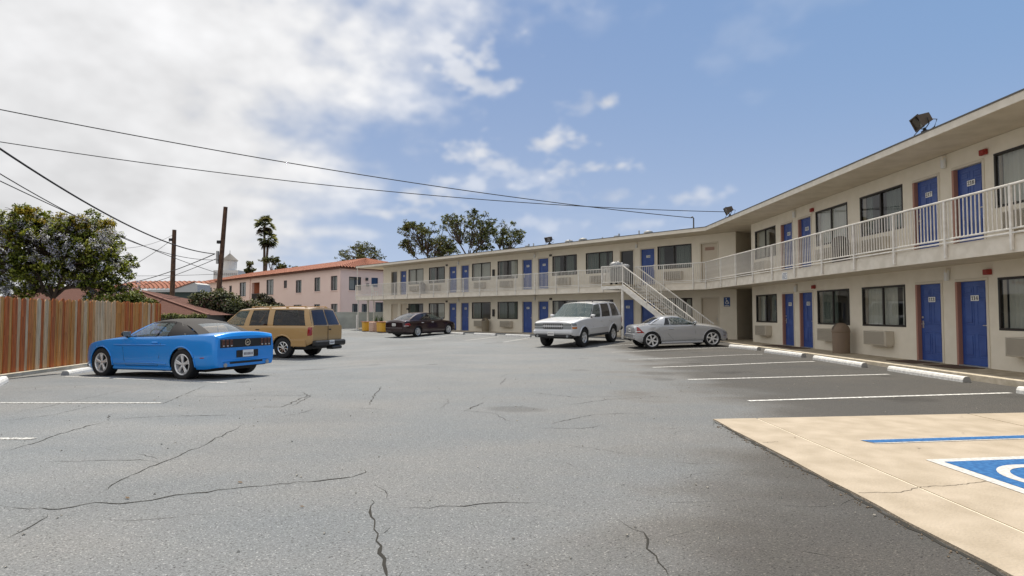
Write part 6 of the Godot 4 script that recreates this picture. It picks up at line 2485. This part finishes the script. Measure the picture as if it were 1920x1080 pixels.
		put("taillight", side_patch(ta, [[-2.40, 0.85], [-2.545, 0.85], [-2.545, 1.18], [-2.42, 1.18]], sd, 0.012), M.lens_red, o)
		var rk := ST()
		tube(rk, [Vector3(0.0, 1.86, sd * 0.63), Vector3(-0.15, 1.92, sd * 0.62), Vector3(-1.9, 1.925, sd * 0.62), Vector3(-2.05, 1.88, sd * 0.62)], 0.022, 7)
		mk("roof_rack", rk, M.dark, o)
	for x in [-0.6, -1.6]:
		cb(o, "rack_bar", M.dark, Vector3(x, 1.925, 0), Vector3(0.09, 0.035, 1.24), 0.015)
	cb(o, "grille", M.dark, Vector3(2.425, 0.905, 0), Vector3(0.02, 0.24, 0.92), 0.01)
	cb(o, "grille_bar", ta.paint, Vector3(2.44, 0.905, 0), Vector3(0.03, 0.05, 0.94), 0.012)
	var gs := ST()
	for k in 9:
		for y in [0.845, 0.965]:
			cbox(gs, Vector3(2.437, y, -0.40 + k * 0.1), Vector3(0.014, 0.07, 0.022), 0.004)
	mk("grille_slats", gs, M.alloy, o)
	cb(o, "front_bumper", ta.paint, Vector3(2.44, 0.665, 0), Vector3(0.16, 0.20, 1.86), 0.06)
	cb(o, "lower_bumper", M.dark, Vector3(2.42, 0.50, 0), Vector3(0.16, 0.13, 1.72), 0.04)
	plate_on(o, Vector3(2.527, 0.60, 0.05), 1)
	cb(o, "rear_bumper", M.dark, Vector3(-2.60, 0.62, 0), Vector3(0.16, 0.20, 1.86), 0.05)
	# --- silver roadster
	var sl := {"xr": -1.82, "xf": 1.98, "axles": [-1.20, 1.20], "r": 0.318, "arch": 0.36, "tyre": 0.235, "rim": 0.235, "track": 1.50, "spokes": 6, "double": false, "spoke_w": 0.06, "clear": 0.15, "crown": 2.4,
		"top": [[-1.82, 0.84], [-1.77, 0.92], [-1.4, 0.955], [0.5, 0.95], [0.9, 0.92], [1.5, 0.83], [1.8, 0.70], [1.98, 0.54]],
		"belt": [[-1.82, 0.80], [-1.72, 0.88], [-1.2, 0.89], [-0.3, 0.865], [0.6, 0.85], [1.3, 0.76], [1.75, 0.62], [1.98, 0.48]],
		"width": [[-1.82, 0.68], [-1.76, 0.76], [-1.58, 0.83], [-1.2, 0.865], [-0.3, 0.85], [0.6, 0.85], [1.2, 0.86], [1.6, 0.80], [1.85, 0.66], [1.98, 0.48]],
		"bottom": [[-1.82, 0.36], [-1.6, 0.24], [-0.9, 0.20], [0.9, 0.20], [1.7, 0.20], [1.98, 0.24]], "cab": [-0.85, 0.6],
		"B": [[0.62, 0.87, 0.74], [0.3, 0.875, 0.765], [-0.2, 0.885, 0.775], [-0.66, 0.90, 0.77], [-1.20, 0.935, 0.70]],
		"R": [[-0.02, 1.185, 0.53], [-0.15, 1.205, 0.545], [-0.35, 1.215, 0.55], [-0.55, 1.20, 0.545], [-0.72, 1.165, 0.535]],
		"windows": [[0.16, 2.50], [2.56, 3.05]], "bow": [0.20, 0.06, -0.05, -0.12], "roof_crown": 0.05, "rear_glass": 0.82,
		"paint": paint(0.47, 0.48, 0.50, 0.4, 0.25), "glass": [glass(0.05, 0.09, 0.08, 0.4), tint, tint], "seats": [-0.1], "lip": 0.012, "seat_mat": mat(0.16, 0.16, 0.17, 0.7)}
	var ra := lot(1224.7, 653)
	var rf := lot(1333.5, 650)
	var d4 := (rf - ra).normalized().lerp(Vector2(0.966, 0.26), 0.4).normalized()
	var s4 := Vector2(-d4.y, d4.x)
	if s4.y > 0:
		s4 = -s4
	o = make_car("roadster_car", "silver two-seat roadster with hard top parked below the staircase", sl, (ra + rf) / 2 - s4 * 0.77, d4)
	seam(o, sl, [[0.50, 0.84], [0.54, 0.6], [0.50, 0.30]], 1)
	seam(o, sl, [[-0.62, 0.86], [-0.55, 0.55], [-0.35, 0.32]], 1)
	cb(o, "door_handle", sl.paint, side_pt(sl, -0.42, 0.745, 1, 0.012), Vector3(0.2, 0.04, 0.03), 0.014)
	cb(o, "side_skirt", sl.paint, Vector3(-0.0, 0.205, 0.80), Vector3(1.66, 0.09, 0.08), 0.025)
	for sd in [-1.0, 1.0]:
		put("taillight", side_patch(sl, [[-1.46, 0.60], [-1.81, 0.60], [-1.75, 0.86], [-1.71, 0.86]], sd, 0.012), M.lens_red, o)
		put("taillight_band", side_patch(sl, [[-1.60, 0.66], [-1.81, 0.66], [-1.80, 0.695], [-1.62, 0.695]], sd, 0.020), M.plate, o)
		put("headlight", side_patch(sl, [[1.66, 0.50], [1.90, 0.44], [1.88, 0.52], [1.62, 0.62]], sd, 0.008), M.lens_clear, o)
		put("side_marker", side_patch(sl, [[1.66, 0.40], [1.82, 0.40], [1.82, 0.44], [1.66, 0.44]], sd, 0.006), mat(0.12, 0.08, 0.05, 0.3), o)
		put("bumper_strip", side_patch(sl, [[-1.58, 0.50], [-1.81, 0.50], [-1.81, 0.525], [-1.58, 0.525]], sd, 0.010), M.galv, o)
	put("fuel_flap", side_patch(sl, [[-0.86, 0.70], [-1.06, 0.70], [-1.06, 0.82], [-0.86, 0.82]], 1, 0.005), sl.paint, o)
	cb(o, "rear_bumper", sl.paint, Vector3(-1.83, 0.49, 0), Vector3(0.08, 0.20, 1.30), 0.03)
	plate_on(o, Vector3(-1.835, 0.72, 0), -1)
	# --- dark red sedan
	var ac := {"xr": -2.50, "xf": 2.38, "axles": [-1.40, 1.40], "r": 0.325, "arch": 0.37, "tyre": 0.22, "rim": 0.215, "track": 1.58, "spokes": 9, "spoke_w": 0.03, "clear": 0.16, "crown": 2.6,
		"top": [[-2.50, 0.93], [-2.42, 1.05], [-1.9, 1.07], [0.8, 1.02], [1.1, 0.99], [1.9, 0.86], [2.25, 0.74], [2.38, 0.64]],
		"belt": [[-2.50, 0.90], [-2.3, 0.985], [-1.4, 0.98], [0.0, 0.94], [0.8, 0.92], [1.6, 0.82], [2.2, 0.68], [2.38, 0.56]],
		"width": [[-2.50, 0.72], [-2.4, 0.82], [-2.1, 0.89], [-1.4, 0.92], [1.4, 0.915], [2.0, 0.84], [2.3, 0.66], [2.38, 0.5]],
		"bottom": [[-2.50, 0.34], [-2.0, 0.24], [-1.0, 0.22], [1.8, 0.21], [2.38, 0.26]], "cab": [-1.3, 0.9],
		"B": [[1.0, 0.95, 0.79], [0.55, 0.955, 0.82], [-0.25, 0.965, 0.835], [-1.0, 0.985, 0.83], [-1.92, 1.03, 0.70]],
		"R": [[0.12, 1.375, 0.575], [-0.1, 1.40, 0.60], [-0.4, 1.415, 0.61], [-0.8, 1.395, 0.60], [-1.15, 1.35, 0.58]],
		"windows": [[0.14, 1.86], [1.94, 3.05]], "bow": [0.24, 0.08, -0.06, -0.20], "roof_crown": 0.05, "rear_glass": 0.85,
		"paint": paint(0.028, 0.009, 0.011, 0.3, 0.25), "glass": [green, tint, glass(0.20, 0.20, 0.2, 0.4)], "seats": [0.3, -0.6], "lip": 0.012}
	var ca := lot(781.9, 631.5)
	var d5 := Vector2(0.57, 0.82).normalized()
	var s5 := Vector2(-d5.y, d5.x)
	if s5.x < 0:
		s5 = -s5
	o = make_car("sedan_car", "dark maroon sedan parked at the far end of the far wing", ac, ca - s5 * 0.80 + d5 * 1.40, d5)
	for sd in [-1.0, 1.0]:
		seam(o, ac, [[0.72, 0.92], [0.74, 0.6], [0.7, 0.32]], sd)
		seam(o, ac, [[-0.32, 0.95], [-0.30, 0.6], [-0.28, 0.32]], sd)
		for x in [-0.1, -1.0]:
			cb(o, "door_handle", M.alloy, side_pt(ac, x, 0.85, sd, 0.012), Vector3(0.2, 0.03, 0.03), 0.012)
		put("taillight", side_patch(ac, [[-1.98, 0.72], [-2.47, 0.66], [-2.47, 0.84], [-2.08, 0.90]], sd, 0.012), M.lens_red, o)
		put("taillight_band", side_patch(ac, [[-2.15, 0.68], [-2.48, 0.67], [-2.48, 0.735], [-2.15, 0.75]], sd, 0.018), mat(0.45, 0.38, 0.38, 0.3), o)
		put("headlight", side_patch(ac, [[2.0, 0.56], [2.34, 0.52], [2.34, 0.62], [1.95, 0.68]], sd, 0.01), M.lens_clear, o)
	cb(o, "rear_bumper", ac.paint, Vector3(-2.51, 0.50, 0), Vector3(0.08, 0.22, 1.42), 0.03)
	plate_on(o, Vector3(-2.52, 0.78, 0), -1)
